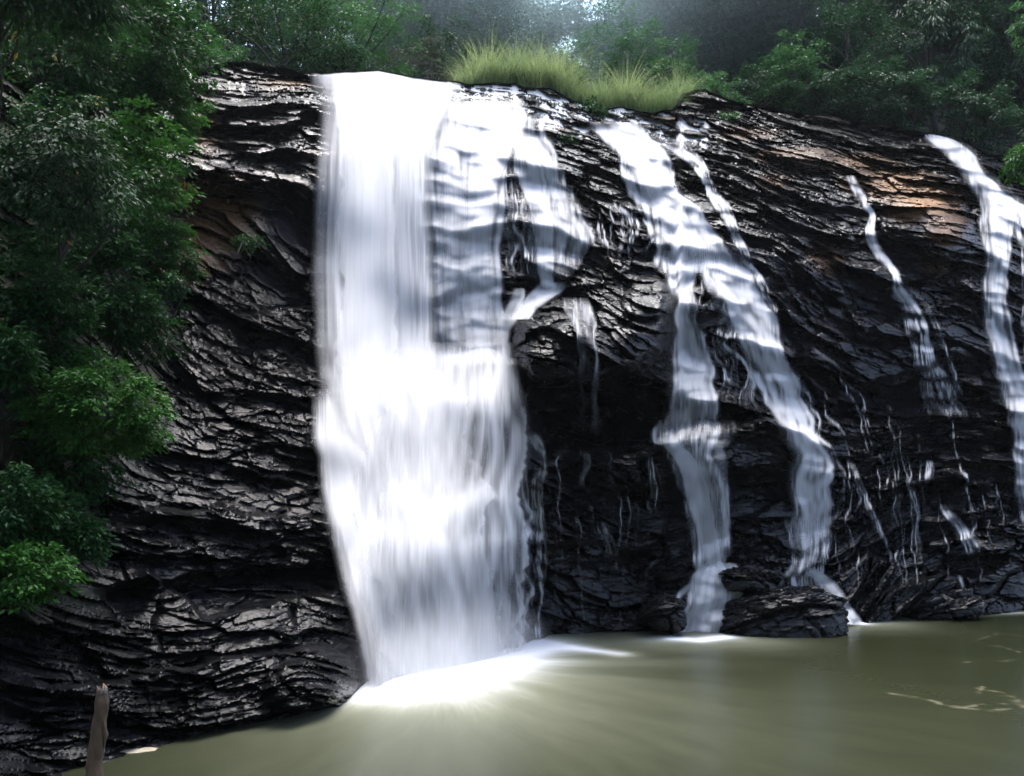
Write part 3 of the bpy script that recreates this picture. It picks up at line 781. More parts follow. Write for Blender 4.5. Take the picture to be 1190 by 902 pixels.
# spray hanging at the foot of the main fall
a = np.linspace(0, 2 * np.pi, 25)[:-1]; b = np.linspace(0.02, np.pi - .02, 13)
SR = (4.6, 1.9, 1.9)
SV = np.stack([np.outer(np.sin(b), np.cos(a)) * SR[0], np.outer(np.sin(b), np.sin(a)) * SR[1], np.outer(np.cos(b), 1 + 0 * a) * SR[2]], -1)
i = np.arange(13 * 24).reshape(13, 24); j = np.roll(i, -1, 1)
t = NT('water_spray')
gr = t.n('ShaderNodeTexGradient', {0: t.n('ShaderNodeMapping', {0: t.n('ShaderNodeTexCoord').outputs['Object'], 3: tuple(1 / r for r in SR)}).outputs[0]}, gradient_type='SPHERICAL')
v = t.n('ShaderNodeVolumePrincipled', {'Color': (0.97, 0.98, 1.0, 1), 'Density': t.math('MULTIPLY', gr.outputs['Fac'], 0.6), 'Anisotropy': 0.2})
t.t.links.new(v.outputs[0], t.out.inputs['Volume'])
main_fall = [o for o in COL.objects if o.name == 'waterfall'][0]
spo = mesh_np('spray', SV.reshape(-1, 3), [np.stack([i[:-1], i[1:], j[1:], j[:-1]], -1).reshape(-1, 4), i[0][::-1][None], i[-1][None]], t.m, main_fall)
spo.location = tuple(W(515, 762, 28.9) - np.array(main_fall.location)); spo.rotation_euler = (0, 0, R(48))
# thin film over the flat slabs at the lip: the slabs stand out of it
DF = blur(D, 2.6, 7.0)
film = veil([(440, 620, 92), (470, 680, 104), (480, 720, 118), (500, 740, 132), (540, 700, 150), (570, 660, 172)], 1.15, DF, 0.0, 51, kick=.8, crest=.6, vary=.8,
            soft=3, by=1.5, bx=1.5, n=1800, drift=1.5, name='waterfall', fadein=.05, fadeout=.3)
tag(film, 'thin white sheet of water sliding over the flat slabs below the grass', 'waterfall')
film = veil([(690, 800, 128), (700, 830, 142), (710, 850, 156), (730, 850, 180)], 0.9, DF, 0.0, 52, kick=1.2, crest=.8, vary=1.1, life=.4,
            by=1.2, bx=1.0, n=420, drift=1.5, name='waterfall', fadein=.1, fadeout=.4)
tag(film, 'broken wet film over dark slabs above the middle cascade', 'waterfall')

TR = [([(678, 524, 5), (688, 540, 7), (676, 556, 6), (678, 572, 10)], 'short zigzag trickle below the hollow under the jutting boulder'),
      ([(984, 530, 6), (994, 555, 6), (1008, 590, 8), (1022, 620, 6), (1036, 648, 8), (1038, 668, 10)], 'long thin rivulet right of the second branch of the middle cascade'),
      ([(1052, 556, 6), (1060, 590, 7), (1062, 620, 10), (1068, 650, 14)], 'straight pale trickle in the lower right rock'),
      ([(1094, 586, 8), (1112, 605, 14), (1126, 625, 18), (1140, 648, 24)], 'fanned trickle on the lower right rock under the right hand fall'),
      ([(1078, 535, 7), (1082, 545, 8), (1078, 562, 10)], 'tiny slanting trickle under the bench on the right'),
      ([(700, 606, 10), (705, 630, 14), (712, 655, 18)], 'faint drip curtain on the low rock between the main and middle falls'),
      ([(630, 615, 5), (633, 640, 8), (634, 665, 10)], 'fine trickle hugging the rock just right of the main fall'),
      ([(612, 505, 6), (618, 520, 10), (622, 545, 12)], 'small dribble hugging the right edge of the main fall at mid height'),
      ([(756, 530, 7), (758, 560, 9), (756, 600, 12)], 'thin drip left of the slim fall from the flat ledge'),
      ([(1112, 668, 6), (1114, 684, 10), (1118, 698, 8)], 'short drip over the slab at the right shore'),
      ([(1182, 660, 6), (1186, 690, 10), (1186, 712, 14)], 'small white spout entering the pool at the right edge')]
for i, (pts, lab) in enumerate(TR):
    pw = [(q[0], q[1], q[2] * 1.25) for q in pts]
    o = veil(stream(pw)[0], 0.28, DW, 0.06, 300 + 7 * i, kick=1.3, crest=.5, life=.3, vary=1.2, by=2.5, n=16, halo=.2, remix=.05, name='trickle', fadein=.18, fadeout=.4)
    tag(o, lab, 'trickle')

# ------------------------------------------------------------------ boulders, post
def boulder(name, px, py, rx, ry, depth, thick, seed, label, tiltd=10):
    c = W(px, py, depth); sx, sz = rx / F * depth, ry / F * depth
    nu, nv = 220, 130
    a = np.linspace(0, 2 * np.pi, nu)[None, :]; b = np.linspace(0.0, np.pi, nv)[:, None]
    def se(c_, e): return np.sign(c_) * np.abs(c_) ** e
    X = se(np.sin(b), .8) * se(np.cos(a), .75); Y = se(np.sin(b), .8) * se(np.sin(a), .8); Z = se(np.cos(b) + 0 * a, .8)
    x = X * sx; y = Y * thick; z = Z * sz
    s_ = x + y * .4 + fbm(x + 5, z + y, seed, 3) * .2; t_ = z + 0.35 * y - x * math.tan(R(tiltd)) + fbm(x / 1.3, z / .6 + y, seed + 1, 3) * .15
    dd = 0
    for Lx, Lz, A in ((1.9, .95, .30), (.75, .36, .13), (.28, .13, .05)):
        f1, f2, cid, cx, cy = worley(s_ / Lx, t_ / Lz, seed + int(Lx * 100))
        dd = dd + (cid - .5) * A - cy * A * .6 - A * .3 * (1 - sstep(0, .1, f2 - f1))
    nrm = np.stack([X / sx, Y / thick, Z / sz], -1); nrm /= np.linalg.norm(nrm, axis=-1, keepdims=True) + 1e-9
    P = np.stack([x, y, z], -1) + nrm * dd[..., None] * np.clip(np.sin(b) * 4, 0, 1)[..., None]
    P[:, -1] = P[:, 0]
    co = math.cos(R(-tiltd * .8)); si = math.sin(R(-tiltd * .8))
    P = np.stack([P[..., 0] * co + P[..., 2] * si, P[..., 1], -P[..., 0] * si + P[..., 2] * co], -1)
    o = mesh_np(name, P.reshape(-1, 3), [grid_faces(nv, nu)], M_ROCK, smooth=True,
                attrs={'brown': ('POINT', np.zeros(nu * nv)), 'soil': ('POINT', np.zeros(nu * nv))})
    try: o.data.set_sharp_from_angle(angle=R(38))
    except Exception: pass
    o.location = tuple(c); tag(o, label, 'boulder')
    return o
boulder('boulder', 908, 722, 73, 38, 34.6, 1.3, 401, 'big wet black boulder at the pool edge right of the low cascade', 8)
boulder('boulder', 1098, 706, 46, 17, 37.6, 1.0, 402, 'low slanting dark slab at the right shore', 14)
boulder('boulder', 868, 672, 38, 18, 35.0, .9, 403, 'smaller black rock behind the big boulder, beside the low cascade', -8)
boulder('boulder', 770, 712, 24, 22, 34.0, .8, 404, 'upright dark rock at the pool edge left of the low cascade', 4)

def tube(path, rad, seg=10, jit=0.0, seed=0):
    path = np.array(path, float); rad = np.array(rad, float)
    tan = np.gradient(path, axis=0); tan /= np.linalg.norm(tan, axis=1, keepdims=True) + 1e-9
    ref = np.array([0.31, 0.95, 0.05]); s1 = np.cross(tan, ref); s1 /= np.linalg.norm(s1, axis=1, keepdims=True) + 1e-9
    s2 = np.cross(tan, s1)
    a = np.linspace(0, 2 * np.pi, seg, endpoint=False)
    rng = np.random.default_rng(seed)
    rr_ = rad[:, None] * (1 + jit * rng.normal(size=(len(path), seg)))
    V = path[:, None] + s1[:, None] * (np.cos(a) * rr_)[..., None] + s2[:, None] * (np.sin(a) * rr_)[..., None]
    i = np.arange(len(path) * seg).reshape(len(path), seg); j = np.roll(i, -1, 1)
    Fq = np.stack([i[:-1], j[:-1], j[1:], i[1:]], -1).reshape(-1, 4)
    return V.reshape(-1, 3), Fq

def join(parts):
    V, Fs, b = [], [], 0
    for v, f in parts:
        V.append(v); Fs.append(f + b); b += len(v)
    return np.concatenate(V), np.concatenate(Fs)

# weathered post standing in the near water
pd_ = 17.6
pb = W(104, 960, pd_); pt = W(119, 803, pd_ + .15)
n = 40
t = np.linspace(0, 1, n)[:, None]
path = pb * (1 - t) + pt * t
path[:, 0] += 0.012 * np.sin(t[:, 0] * 9) + 0.008 * np.sin(t[:, 0] * 23)
rad_ = np.interp(t[:, 0], [0, .3, .62, .8, .93, 1], [.165, .15, .135, .12, .125, .09])
pv, pf = tube(path, rad_, 18, .05, 5)
ring = pv[-18:]
top = ring + np.array([0, 0, 1]) * (np.random.default_rng(3).uniform(-.02, .14, (18, 1)))
pv[-18:] = top
pc = np.concatenate([pv, (ring.mean(0) - [0, 0, .08])[None]])
cap = np.array([[len(pv) - 18 + k, len(pv) - 18 + (k + 1) % 18, len(pv)] for k in range(18)])
po = empty('wooden_post', pb); tag(po, 'weathered broken wooden post standing in the near water at lower left', 'post')
mesh_np('stem', pc - pb, [pf, cap], M_WOOD, po, True)
kv, kf = tube([pb * .42 + pt * .58 + [.10, -.02, -.05], pb * .36 + pt * .64 + [.15, -.03, .1], pb * .3 + pt * .7 + [.11, -.05, .22]], [.02, .05, .015], 8)
mesh_np('knot', kv - pb, [kf], M_WOOD, po, True)

# pale flat rock breaking the surface beside the post
rc = W(150, 873, CAMH * F / (873 - HY))
t = NT('pale_sand_rock')
nn = t.n('ShaderNodeTexNoise', {'Scale': 6.0, 'Detail': 6.0})
b_ = t.n('ShaderNodeBsdfPrincipled', {'Base Color': t.mix(t.ramp(nn.outputs[0], .3, .7), (.20, .17, .11), (.38, .34, .24)), 'Roughness': .6})
t.surf(b_.outputs[0])
aa = np.linspace(0, 2 * np.pi, 48, endpoint=False)[None]; rr2 = np.linspace(0, 1, 14)[:, None]
rx_ = rr2 * np.cos(aa) * .75 * (1 + .2 * fbm(np.cos(aa) * 2, np.sin(aa) * 2, 6, 3)); ry_ = rr2 * np.sin(aa) * .26 * (1 + .2 * fbm(np.cos(aa) * 2, np.sin(aa) * 2, 7, 3))
rz_ = .07 * (1 - rr2 ** 2.2) - .03 + .012 * fbm(rx_ * 6, ry_ * 9, 4, 3)
i = np.arange(14 * 48).reshape(14, 48); j = np.roll(i, -1, 1)
o = mesh_np('rock', np.stack([rx_ + .25 * ry_, ry_ + .28 * rx_, rz_], -1).reshape(-1, 3), [np.stack([i[:-1], i[1:], j[1:], j[:-1]], -1).reshape(-1, 4)], t.m, None, True)
o.location = tuple(rc); tag(o, 'pale flat rock just breaking the water beside the wooden post', 'rock')

# ------------------------------------------------------------------ foliage
def leaf_mesh(C_, dirs, nrm, size, aspect, rng, fold=.12):
    n = len(C_)
    dirs = dirs / (np.linalg.norm(dirs, axis=1, keepdims=True) + 1e-9)
    side = np.cross(nrm, dirs); side /= np.linalg.norm(side, axis=1, keepdims=True) + 1e-9
    up = np.cross(dirs, side)
    L = (size * rng.uniform(.65, 1.25, n))[:, None]
    a = C_ - dirs * L * .5; b = C_ + dirs * L * .5
    m = C_ - dirs * L * .04 + up * L * -fold
    l = m + side * L * aspect * .5 + up * L * fold * 1.6; r = m - side * L * aspect * .5 + up * L * fold * 1.6
    V = np.stack([a, l, b, r], 1).reshape(-1, 3)
    Fq = np.arange(4 * n).reshape(n, 4)
    return V, Fq, rng.random(n)

def crown_np(rx, ry, rz, nclump, per, cr, leaf, rng, aspect=.45, droop=.3, flat=.5, shell=.55, lump=.25, upb=1.0):
    v = rng.normal(size=(nclump, 3)); v /= np.linalg.norm(v, axis=1, keepdims=True)
    rr_ = (shell + (1 - shell) * rng.random(nclump) ** .6) * (1 + lump * (rng.random(nclump) - .5) * 2)
    cc = v * rr_[:, None] * [rx, ry, rz]
    k = rng.integers(int(per * .6), int(per * 1.4), nclump)
    idx = np.repeat(np.arange(nclump), k); n = len(idx)
    cs = cr * rng.uniform(.6, 1.35, nclump)
    off = rng.normal(size=(n, 3)) * .5
    off /= np.maximum(1, np.linalg.norm(off, axis=1, keepdims=True) / 1.1)
    off = off * [1, 1, flat] * cs[idx][:, None]
    off[:, 2] -= .28 * (off[:, 0] ** 2 + off[:, 1] ** 2) / cs[idx]
    C_ = cc[idx] + off
    d = off * [1, 1, .3] + v[idx] * .35 * cs[idx][:, None] + rng.normal(size=(n, 3)) * .35 * cr
    d[:, 2] -= droop * np.linalg.norm(d, axis=1)
    nr = np.array([0, 0, upb]) + v[idx] * .35 + rng.normal(size=(n, 3)) * .42
    V, Fq, rnd = leaf_mesh(C_, d, nr, np.full(n, leaf), aspect, rng)
    tone = rng.random(nclump)[idx] * .55 + rnd * .45
    return V, Fq, tone, cc

def limb_np(p0, p1, r0, r1, rng, n=7, sag=.12, seg=7):
    t = np.linspace(0, 1, n)[:, None]; L = np.linalg.norm(p1 - p0)
    w = rng.normal(size=3) * sag * L * .5
    path = p0 * (1 - t) + p1 * t + w * np.sin(t * np.pi) + np.array([0, 0, -sag * L]) * (t * (1 - t))
    return tube(path, np.linspace(r0, r1, n), seg, .03, int(rng.integers(1e6)))

def plant(name, label, cat, loc, H, crown, leafmat, seed, barkmat=None, trunk_r=.14, stems=1, lean=(0, 0), limbs=10, group=None, crown_z=None):
    """tree or shrub: base at loc, crown centre at height H; crown = dict for crown_np"""
    rng = np.random.default_rng(seed)
    cz = H if crown_z is None else crown_z
    ctr = np.array([lean[0], lean[1], cz])
    V, Fq, tone, cc = crown_np(rng=rng, **crown)
    V = V + ctr; cc = cc + ctr
    e = empty(name, loc); tag(e, label, cat, group)
    mesh_np('crown', V, [Fq], leafmat, e, False, {'rnd': ('FACE', tone)})
    tb = []
    for s_ in range(stems):
        b0 = np.array([rng.normal() * .12 * stems, rng.normal() * .12 * stems, -.3]) if stems > 1 else np.array([0, 0, -.4])
        topp = ctr + np.array([rng.normal() * .3, rng.normal() * .2, -.1 * crown['rz']]) * (1 if stems == 1 else crown['rx'])
        tb.append(limb_np(b0, topp, trunk_r * 1.25, trunk_r * .45, rng, 12, .05, 10))
        for _ in range(limbs // stems):
            tgt = cc[rng.integers(len(cc))]
            f_ = rng.uniform(.35, .95); st = b0 * (1 - f_) + topp * f_
            tb.append(limb_np(st, tgt, trunk_r * .42 * (1.2 - f_ * .5), trunk_r * .10, rng))
    tv, tf = join(tb)
    mesh_np('trunk' if stems == 1 else 'stems', tv, [tf], barkmat or M_BARK, e, True)
    return e

def px2m(p, d): return p / F * d

def bank_plant(name, label, cat, px, py, rpx, rpy, depth, leaf, n, mat, seed, deep=None, baseoff=None, aspect=.45, clumps=None, droop=.3, stems=3, trunk_r=.07, limbs=12, shell=.45, flat=.5, barkmat=None, upb=1.0):
    """crown centred on pixel (px,py) at depth, rooted on the bank behind/below it"""
    c = W(px, py, depth)
    rx, rz = px2m(rpx, depth), px2m(rpy, depth); ry = deep if deep else min(rx, rz) * .8
    if stems > 1: trunk_r = min(trunk_r, rx * .03, .04)
    bo = baseoff if baseoff is not None else (0, ry * .6, -rz * 1.05)
    base = c + np.array(bo)
    nc = clumps or int(34 + rpx * rpy / 55)
    crown = dict(rx=rx, ry=ry, rz=rz, nclump=nc, per=max(8, int(n / nc)), cr=max(.28, min(rx, rz) * .30), leaf=leaf, aspect=aspect, droop=droop, shell=shell, flat=flat, upb=upb)
    return plant(name, label, cat, base, 0, crown, mat, seed, barkmat, trunk_r, stems, (c[0] - base[0], c[1] - base[1]), limbs, None, c[2] - base[2])

# left bank, front to back
BP = bank_plant
BP('shrub', 'rounded bright green shrub on the dark left bank beside the wet rock', 'shrub', 110, 476, 74, 54, 23.0, .14, 11000, M_LEAFB, 501, deep=1.2, aspect=.5, shell=.7, clumps=150, baseoff=(-.9, .9, -1.3))
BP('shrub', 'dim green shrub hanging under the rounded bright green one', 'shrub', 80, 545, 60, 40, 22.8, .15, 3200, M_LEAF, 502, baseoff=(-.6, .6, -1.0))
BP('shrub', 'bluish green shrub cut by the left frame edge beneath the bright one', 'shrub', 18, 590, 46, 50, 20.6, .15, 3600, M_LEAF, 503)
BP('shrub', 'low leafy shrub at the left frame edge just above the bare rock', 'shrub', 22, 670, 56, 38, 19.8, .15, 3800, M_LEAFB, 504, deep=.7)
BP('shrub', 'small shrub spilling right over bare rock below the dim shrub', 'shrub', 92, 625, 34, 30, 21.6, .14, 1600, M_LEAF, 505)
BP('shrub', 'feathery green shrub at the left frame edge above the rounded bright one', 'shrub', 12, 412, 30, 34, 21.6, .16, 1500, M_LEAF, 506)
BP('tree', 'near tree with big pale leaves hanging in at the top left corner', 'tree', 14, -78, 170, 128, 19.0, .16, 17000, M_LEAFG, 507, aspect=.42, droop=.8, stems=1, trunk_r=.10, baseoff=(-3.5, 3.5, -9), clumps=120)  # crown enlarged upward out of view to shade the bank below
BP('tree', 'tree with broad grey green leaves drooping over the dark left bank', 'tree', 70, 190, 86, 74, 23.2, .155, 8500, M_LEAFG, 508, aspect=.48, droop=.7, stems=1, trunk_r=.12, baseoff=(-2.2, 2.2, -4.4))
BP('tree', 'layered green tree crowning the left bank beside the rock top', 'tree', 165, 55, 78, 80, 30.5, .22, 7500, M_LEAF, 509, stems=1, trunk_r=.14, flat=.35, baseoff=(-1.8, 2.2, -4.5))
BP('tree', 'dark tree behind the big leaved one at the top left', 'tree', 78, 60, 70, 80, 28.0, .2, 5500, M_LEAF, 510, stems=1, trunk_r=.13, baseoff=(-1.2, 2.2, -4.5))
BP('shrub', 'leafy green shrub on the slope edge halfway up the left bank', 'shrub', 168, 210, 50, 86, 27.4, .17, 5200, M_LEAFB, 511, deep=1.0)
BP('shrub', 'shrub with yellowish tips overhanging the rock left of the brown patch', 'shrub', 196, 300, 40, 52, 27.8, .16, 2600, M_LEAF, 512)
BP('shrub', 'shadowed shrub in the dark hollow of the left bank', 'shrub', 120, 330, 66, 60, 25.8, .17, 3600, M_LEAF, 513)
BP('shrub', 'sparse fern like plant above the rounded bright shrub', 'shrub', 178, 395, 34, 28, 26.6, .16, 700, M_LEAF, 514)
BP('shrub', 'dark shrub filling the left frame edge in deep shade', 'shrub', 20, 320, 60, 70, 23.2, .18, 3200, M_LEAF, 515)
BP('shrub', 'green tuft clinging to the cliff left of the falls', 'shrub', 208, 194, 17, 12, 32.2, .16, 420, M_LEAF, 516)
BP('shrub', 'hanging tuft of dry brown stalks on the cliff under a green tuft', 'shrub', 211, 224, 10, 18, 32.2, .22, 240, M_LEAFD, 517, aspect=.10, droop=2.2)
BP('shrub', 'tiny green plant on the brown stained left cliff', 'shrub', 288, 280, 15, 9, 32.0, .13, 220, M_LEAF, 518)

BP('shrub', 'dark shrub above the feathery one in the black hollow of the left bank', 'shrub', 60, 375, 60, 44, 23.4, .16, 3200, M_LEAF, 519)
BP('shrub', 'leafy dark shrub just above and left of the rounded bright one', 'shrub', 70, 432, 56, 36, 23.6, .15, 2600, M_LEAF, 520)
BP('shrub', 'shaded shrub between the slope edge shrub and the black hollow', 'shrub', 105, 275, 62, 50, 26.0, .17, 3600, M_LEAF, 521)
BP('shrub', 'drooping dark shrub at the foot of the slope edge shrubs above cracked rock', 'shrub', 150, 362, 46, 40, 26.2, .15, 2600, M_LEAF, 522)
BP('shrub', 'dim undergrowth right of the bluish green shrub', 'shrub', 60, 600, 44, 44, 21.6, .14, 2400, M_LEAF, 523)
BP('shrub', 'leafy shrub on the upper slope edge beside the glossy ledges', 'shrub', 195, 130, 40, 52, 31.5, .18, 3400, M_LEAFB, 524, deep=1.0)
# trees on the skyline
def top_tree(name, label, cat, px, dy, H, rx, rz, leaf, n, mat, seed, clumps=90, bark=None, tr=.22, cr=None, flat=.45, droop=.3, aspect=.45, cz=None, shell=.5, stems=1, limbs=14):
    base = ground_at(np.array(float(px)), dy)
    crown = dict(rx=rx, ry=rx * .85, rz=rz, nclump=clumps, per=max(8, int(n / clumps)), cr=cr or rx * .27, leaf=leaf, aspect=aspect, droop=droop, shell=shell, flat=flat)
    return plant(name, label, cat, base, cz if cz else H - rz, crown, mat, seed, bark, tr, stems, (0, 0), limbs)
TT = top_tree
TT('tree', 'fresh green rounded tree directly above the lip of the main waterfall', 'tree', 405, 6.5, 5.6, 3.2, 3.0, .20, 10000, M_LEAFY, 601, tr=.16)
TT('tree', 'greyish brown feathery tree right of the fresh green rounded tree', 'tree', 482, 9, 4.6, 2.0, 2.6, .16, 5000, M_LEAFR, 602, clumps=60, bark=M_PALEBARK, tr=.12)
TT('tree', 'dark green tree behind the rock top between the left bank and the fresh green tree', 'tree', 325, 6, 5.5, 3.4, 3.2, .20, 9500, M_LEAF, 603)
TT('shrub', 'yellowish shrub where the left bank meets the rock top', 'shrub', 258, 2.5, 2.7, 1.3, 1.5, .16, 2600, M_LEAFY, 604, clumps=40, tr=.06, stems=3)
TT('tree', 'tall dark tree at the top edge behind the yellowish shrub', 'tree', 250, 9, 8, 3.8, 4.2, .22, 9500, M_LEAF, 605)
TT('tree', 'light green young tree with open leaves standing before the dark right forest', 'tree', 925, 3.5, 5.4, 1.9, 2.9, .22, 4200, M_LEAFY, 606, clumps=60, tr=.10)
TT('tree', 'spreading tree with flat leafy layers left of the light green young tree', 'tree', 885, 4.0, 3.6, 1.9, 1.7, .20, 3600, M_LEAFF, 607, clumps=44, tr=.10, flat=.25)
TT('tree', 'dark tree with drooping long leaves in the middle of the right forest', 'tree', 1092, 4.5, 9.0, 2.4, 3.2, .34, 3800, M_LEAFF, 608, clumps=60, droop=1.2, aspect=.3, tr=.18)
TT('tree', 'dark leafy tree right of the light green young tree', 'tree', 985, 5, 8.0, 3.0, 4.0, .22, 8500, M_LEAFF, 609)
TT('tree', 'black shaded tree at the far right of the forest', 'tree', 1190, 6, 11, 4.0, 5.0, .24, 8500, M_LEAFF, 610)
TT('tree', 'deep shaded tree between the dark leafy tree and the drooping one', 'tree', 1040, 10, 11, 4.0, 5.2, .24, 8500, M_LEAFF, 611)
TT('tree', 'shaded tall tree behind the drooping leaved tree on the right', 'tree', 1135, 12, 12, 4.4, 5.4, .24, 8500, M_LEAFF, 612)
TT('tree', 'pale trunked hazy tree with thin branches above the rock knob', 'tree', 800, 14, 12, 3.8, 4.6, .22, 7500, M_LEAFF, 613, bark=M_PALEBARK, tr=.22)
TT('tree', 'tall hazy tree at the top behind the spreading flat layered tree', 'tree', 880, 16, 15, 4.6, 5.6, .24, 9000, M_LEAFF, 614)
TT('shrub', 'bushy green shrub on the rock knob at the right end of the grass', 'shrub', 828, 1.2, 1.9, 1.2, 1.0, .15, 1600, M_LEAFY, 615, clumps=34, tr=.04, stems=3)
TT('shrub', 'small yellow green shrub just below the bushy one on the rock knob', 'shrub', 852, .8, 1.0, .7, .5, .13, 600, M_LEAFY, 616, clumps=16, tr=.03, stems=3)
BP('shrub', 'dark green bush alone on the wet slabs below the grass', 'shrub', 688, 129, 19, 11, 44.2, .18, 1100, M_LEAF, 617, deep=.7, aspect=.35, clumps=24)
BP('shrub', 'low mossy tuft on the slabs left of the middle cascade', 'shrub', 657, 163, 11, 7, 40.2, .12, 300, M_LEAF, 618, deep=.3, clumps=12)
BP('shrub', 'thin green tuft on the rock right of the grass', 'shrub', 845, 137, 16, 6, 46.4, .14, 260, M_LEAFY, 619, deep=.4, clumps=14)
BP('shrub', 'bright green leaves poking in at the right frame edge beside the fall', 'shrub', 1186, 190, 30, 26, 33.0, .26, 700, M_LEAFB, 620, aspect=.3, droop=.6, clumps=26, stems=1, trunk_r=.05, baseoff=(3.0, 1.5, -1.5))
BP('tree', 'yellow green leafy branch at the upper right frame edge', 'tree', 1196, 30, 22, 34, 40.0, .22, 900, M_LEAFY, 621, stems=1, trunk_r=.08, baseoff=(2.2, 2.0, -4.0), clumps=24)
TT('shrub', 'dark spiky palm like plant standing up among the tall grass', 'shrub', 660, 2.2, 2.6, .75, .8, .55, 420, M_LEAF, 622, clumps=14, aspect=.10, droop=.5, tr=.07)

for k_, (px_, dy_, H_, w_, lab) in enumerate((
        (960, 1.3, 3.6, 1.7, 'low dark bushy tree on the rock rim right of the light green young tree'),
        (1010, 1.3, 4.4, 2.1, 'dark bushy tree above the ochre rock, second along the rim'),
        (1062, 1.3, 4.2, 2.0, 'dark bushy tree just left of the head of the right hand fall'),
        (1118, 1.3, 4.6, 2.2, 'dark bushy tree just above the head of the right hand fall'),
        (1170, 1.3, 4.2, 2.1, 'dark bushy tree at the right frame edge above the bright green leaves'))):
    TT('tree', lab, 'tree', px_, dy_, H_, w_, H_ * .46, .22, 5200, M_LEAFF, 640 + k_, clumps=64, tr=.10, cz=H_ * .40)
for k_, (px_, dy_, H_, w_, lab) in enumerate((
        (528, 10, 6.4, 2.8, 'misty tree behind the left end of the tall grass'),
        (580, 13, 8.2, 3.0, 'misty tree behind the middle of the tall grass, left of the bright sky gap'),
        (705, 11, 8.6, 3.4, 'misty spreading tree behind the right half of the tall grass'),
        (765, 8.5, 7.2, 2.8, 'hazy green tree behind the right end of the tall grass'),
        (645, 17, 7.0, 3.0, 'low misty tree right under the bright sky gap'))):
    TT('tree', lab, 'tree', px_, dy_, H_, w_, H_ * .42, .24, 5200, M_LEAFY if k_ in (2, 3) else M_LEAFF, 660 + k_, clumps=64, tr=.14, bark=M_PALEBARK)
# far wood: one mass
rng = np.random.default_rng(900)
parts_l, parts_t, tones, b = [], [], [], 0
for k in range(90):
    px = rng.uniform(230, 1330); dyy = rng.uniform(17, 46) if px < 930 else rng.uniform(9, 34)
    if 610 < px < 700 and dyy < 40 and rng.random() < .7: px += 130
    if k >= 78: px = rng.uniform(740, 930); dyy = rng.uniform(10, 24)
    H = rng.uniform(12, 17) + (dyy - 17) * .22
    if 600 < px < 720: H *= .72
    base = ground_at(np.array(px), dyy)
    rx_, rz_ = rng.uniform(3.2, 4.8), rng.uniform(3.6, 5.6)
    V, Fq, tone, cc = crown_np(rx_, rx_, rz_, 95, 85, rx_ * .25, .32, rng, .5, .3, .45, .5)
    ctr = base + np.array([0, 0, H - rz_])
    parts_l.append((V + ctr, Fq)); tones.append(tone)
    parts_t.append(limb_np(base - [0, 0, .5], ctr, .24, .1, rng, 10, .03, 8))
    for _ in range(7):
        parts_t.append(limb_np(base * .4 + ctr * .6 + [0, 0, rng.uniform(-1, 2)], cc[rng.integers(len(cc))] + ctr, .09, .03, rng))
    # understorey
    V, Fq, tone, cc = crown_np(3.6, 2.6, 2.6, 40, 75, 1.0, .30, rng, .5, .3, .5, .4)
    parts_l.append((V + base + [rng.normal() * 2, rng.normal(), 1.6], Fq)); tones.append(tone)
lv, lf = join(parts_l); tv, tf = join(parts_t)
fe = empty('forest', (0, 80, 20))
fe['kind'] = 'stuff'
fl = mesh_np('foliage', lv - np.array(fe.location), [lf], M_LEAFF, fe, False, {'rnd': ('FACE', np.concatenate(tones))}); fl['kind'] = 'stuff'
ft = mesh_np('trunk', tv - np.array(fe.location), [tf], M_BARK, fe, True); ft['kind'] = 'stuff'
# right hand and left hand thickets filling behind the named trees
# tall grass on the lip
rng = np.random.default_rng(950)
nb = 15000
gpx = rng.uniform(528, 800, nb); cl = vnoise(gpx / 14.0, 0 * gpx, 66)
cl2 = vnoise(gpx / 5.0 + 3, 0 * gpx, 68)
gdy = rng.uniform(-.1, 5.5, nb) * (.4 + .6 * rng.random(nb))
env = np.interp(gpx, [533, 560, 600, 640, 690, 720, 760, 800], [.9, 1.8, 2.5, 2.4, 2.2, 2.3, 2.3, 1.6])
hh = env * rng.uniform(.3, 1.15, nb) * (.45 + .55 * cl + .55 * cl2 ** 2)
base = ground_at(gpx, gdy)
az = rng.uniform(0, 2 * np.pi, nb); bend = rng.uniform(.10, 1.1, nb)
dirx, diry = np.cos(az), np.sin(az)
segs = 5; wid = rng.uniform(.010, .022, nb)
rows_ = []
for k in range(segs):
    f_ = k / (segs - 1)
    c = base + np.stack([dirx * bend * hh * f_ ** 2, diry * bend * hh * f_ ** 2, hh * (f_ - .28 * bend * f_ ** 2)], -1)
    w = (wid * (1.15 - f_) * (1.0 if k < segs - 1 else .3))[:, None]
    s_ = np.stack([-diry, dirx, 0 * dirx], -1)
    rows_.append(np.stack([c - s_ * w, c + s_ * w], 1))
GVv = np.stack(rows_, 1)                       # nb, segs, 2, 3
idx = np.arange(nb * segs * 2).reshape(nb, segs, 2)
GF = np.stack([idx[:, :-1, 0], idx[:, :-1, 1], idx[:, 1:, 1], idx[:, 1:, 0]], -1).reshape(-1, 4)
for k_, (px_, dy_, H_, w_, lab) in enumerate(((610, .8, 1.3, .8, 'small green weed bush in the tall grass left of the palm like plant'),
        (735, .9, 1.5, .9, 'leafy green weed bush among the right half of the tall grass'), (785, .9, 1.5, 1.0, 'bushy weed where the tall grass meets the rock knob'))):
    TT('shrub', lab, 'shrub', px_, dy_, H_, w_, H_ * .45, .15, 900, M_LEAFY, 680 + k_, clumps=24, tr=.03, stems=3, cz=H_ * .5)
go = mesh_np('grass', GVv.reshape(-1, 3), [GF], M_GRASS, None, False, {'rnd': ('FACE', np.repeat(np.clip(rng.random(nb) * .6 + cl * .5, 0, .95), segs - 1))})
tag(go, kind='stuff')

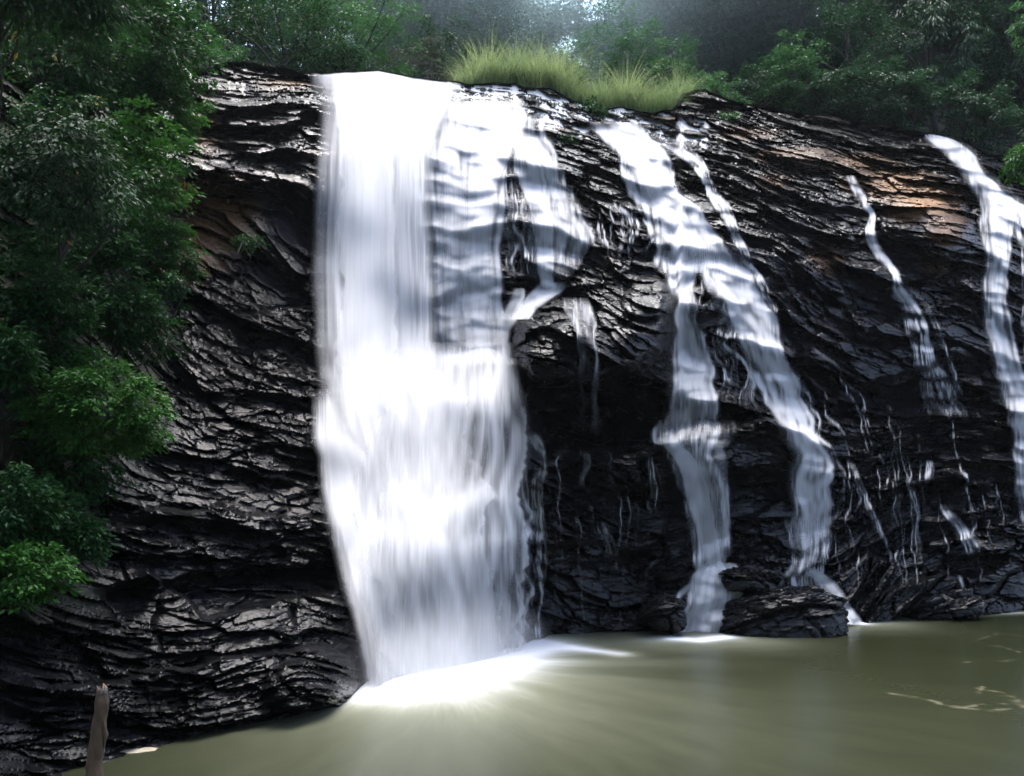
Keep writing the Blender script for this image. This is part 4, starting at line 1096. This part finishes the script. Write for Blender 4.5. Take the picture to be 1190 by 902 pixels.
# ------------------------------------------------------------------ haze
def box_volume(name, lo, hi, dens, color, aniso):
    lo, hi = np.array(lo, float), np.array(hi, float)
    c = np.array([[x, y, z] for x in (0, 1) for y in (0, 1) for z in (0, 1)])
    V = lo + c * (hi - lo)
    Fq = np.array([[0, 1, 3, 2], [4, 6, 7, 5], [0, 4, 5, 1], [2, 3, 7, 6], [0, 2, 6, 4], [1, 5, 7, 3]])
    m = bpy.data.materials.new(name + '_air'); m.use_nodes = True
    nt = m.node_tree; nt.nodes.clear()
    out = nt.nodes.new('ShaderNodeOutputMaterial'); v = nt.nodes.new('ShaderNodeVolumePrincipled')
    v.inputs['Color'].default_value = (*color, 1); v.inputs['Density'].default_value = dens; v.inputs['Anisotropy'].default_value = aniso
    nt.links.new(v.outputs[0], out.inputs['Volume'])
    o = mesh_np(name, V, [Fq], m); tag(o, kind='stuff'); return o
box_volume('haze', (-190, -110, -2.6), (190, 175, 96), 0.00010, (0.86, 0.93, 1.0), 0.6)
a = np.linspace(0, 2 * np.pi, 33)[:-1]; b = np.linspace(0.02, np.pi - .02, 17)
MV = np.stack([np.outer(np.sin(b), np.cos(a)) * 25, np.outer(np.sin(b), np.sin(a)) * 24, np.outer(np.cos(b), 1 + 0 * a) * 17], -1)
i = np.arange(17 * 32).reshape(17, 32); j = np.roll(i, -1, 1)
t = NT('morning_mist')
gr = t.n('ShaderNodeTexGradient', {0: t.n('ShaderNodeMapping', {0: t.n('ShaderNodeTexCoord').outputs['Object'], 3: (1 / 25., 1 / 24., 1 / 17.)}).outputs[0]}, gradient_type='SPHERICAL')
v = t.n('ShaderNodeVolumePrincipled', {'Color': (0.75, 0.94, 1.0, 1), 'Density': t.math('MULTIPLY', gr.outputs['Fac'], 0.085), 'Anisotropy': 0.65})
t.t.links.new(v.outputs[0], t.out.inputs['Volume'])
mo = mesh_np('mist', MV.reshape(-1, 3), [np.stack([i[:-1], i[1:], j[1:], j[:-1]], -1).reshape(-1, 4), i[0][::-1][None], i[-1][None]], t.m)
mo.location = (1, 69, 38); tag(mo, kind='stuff')
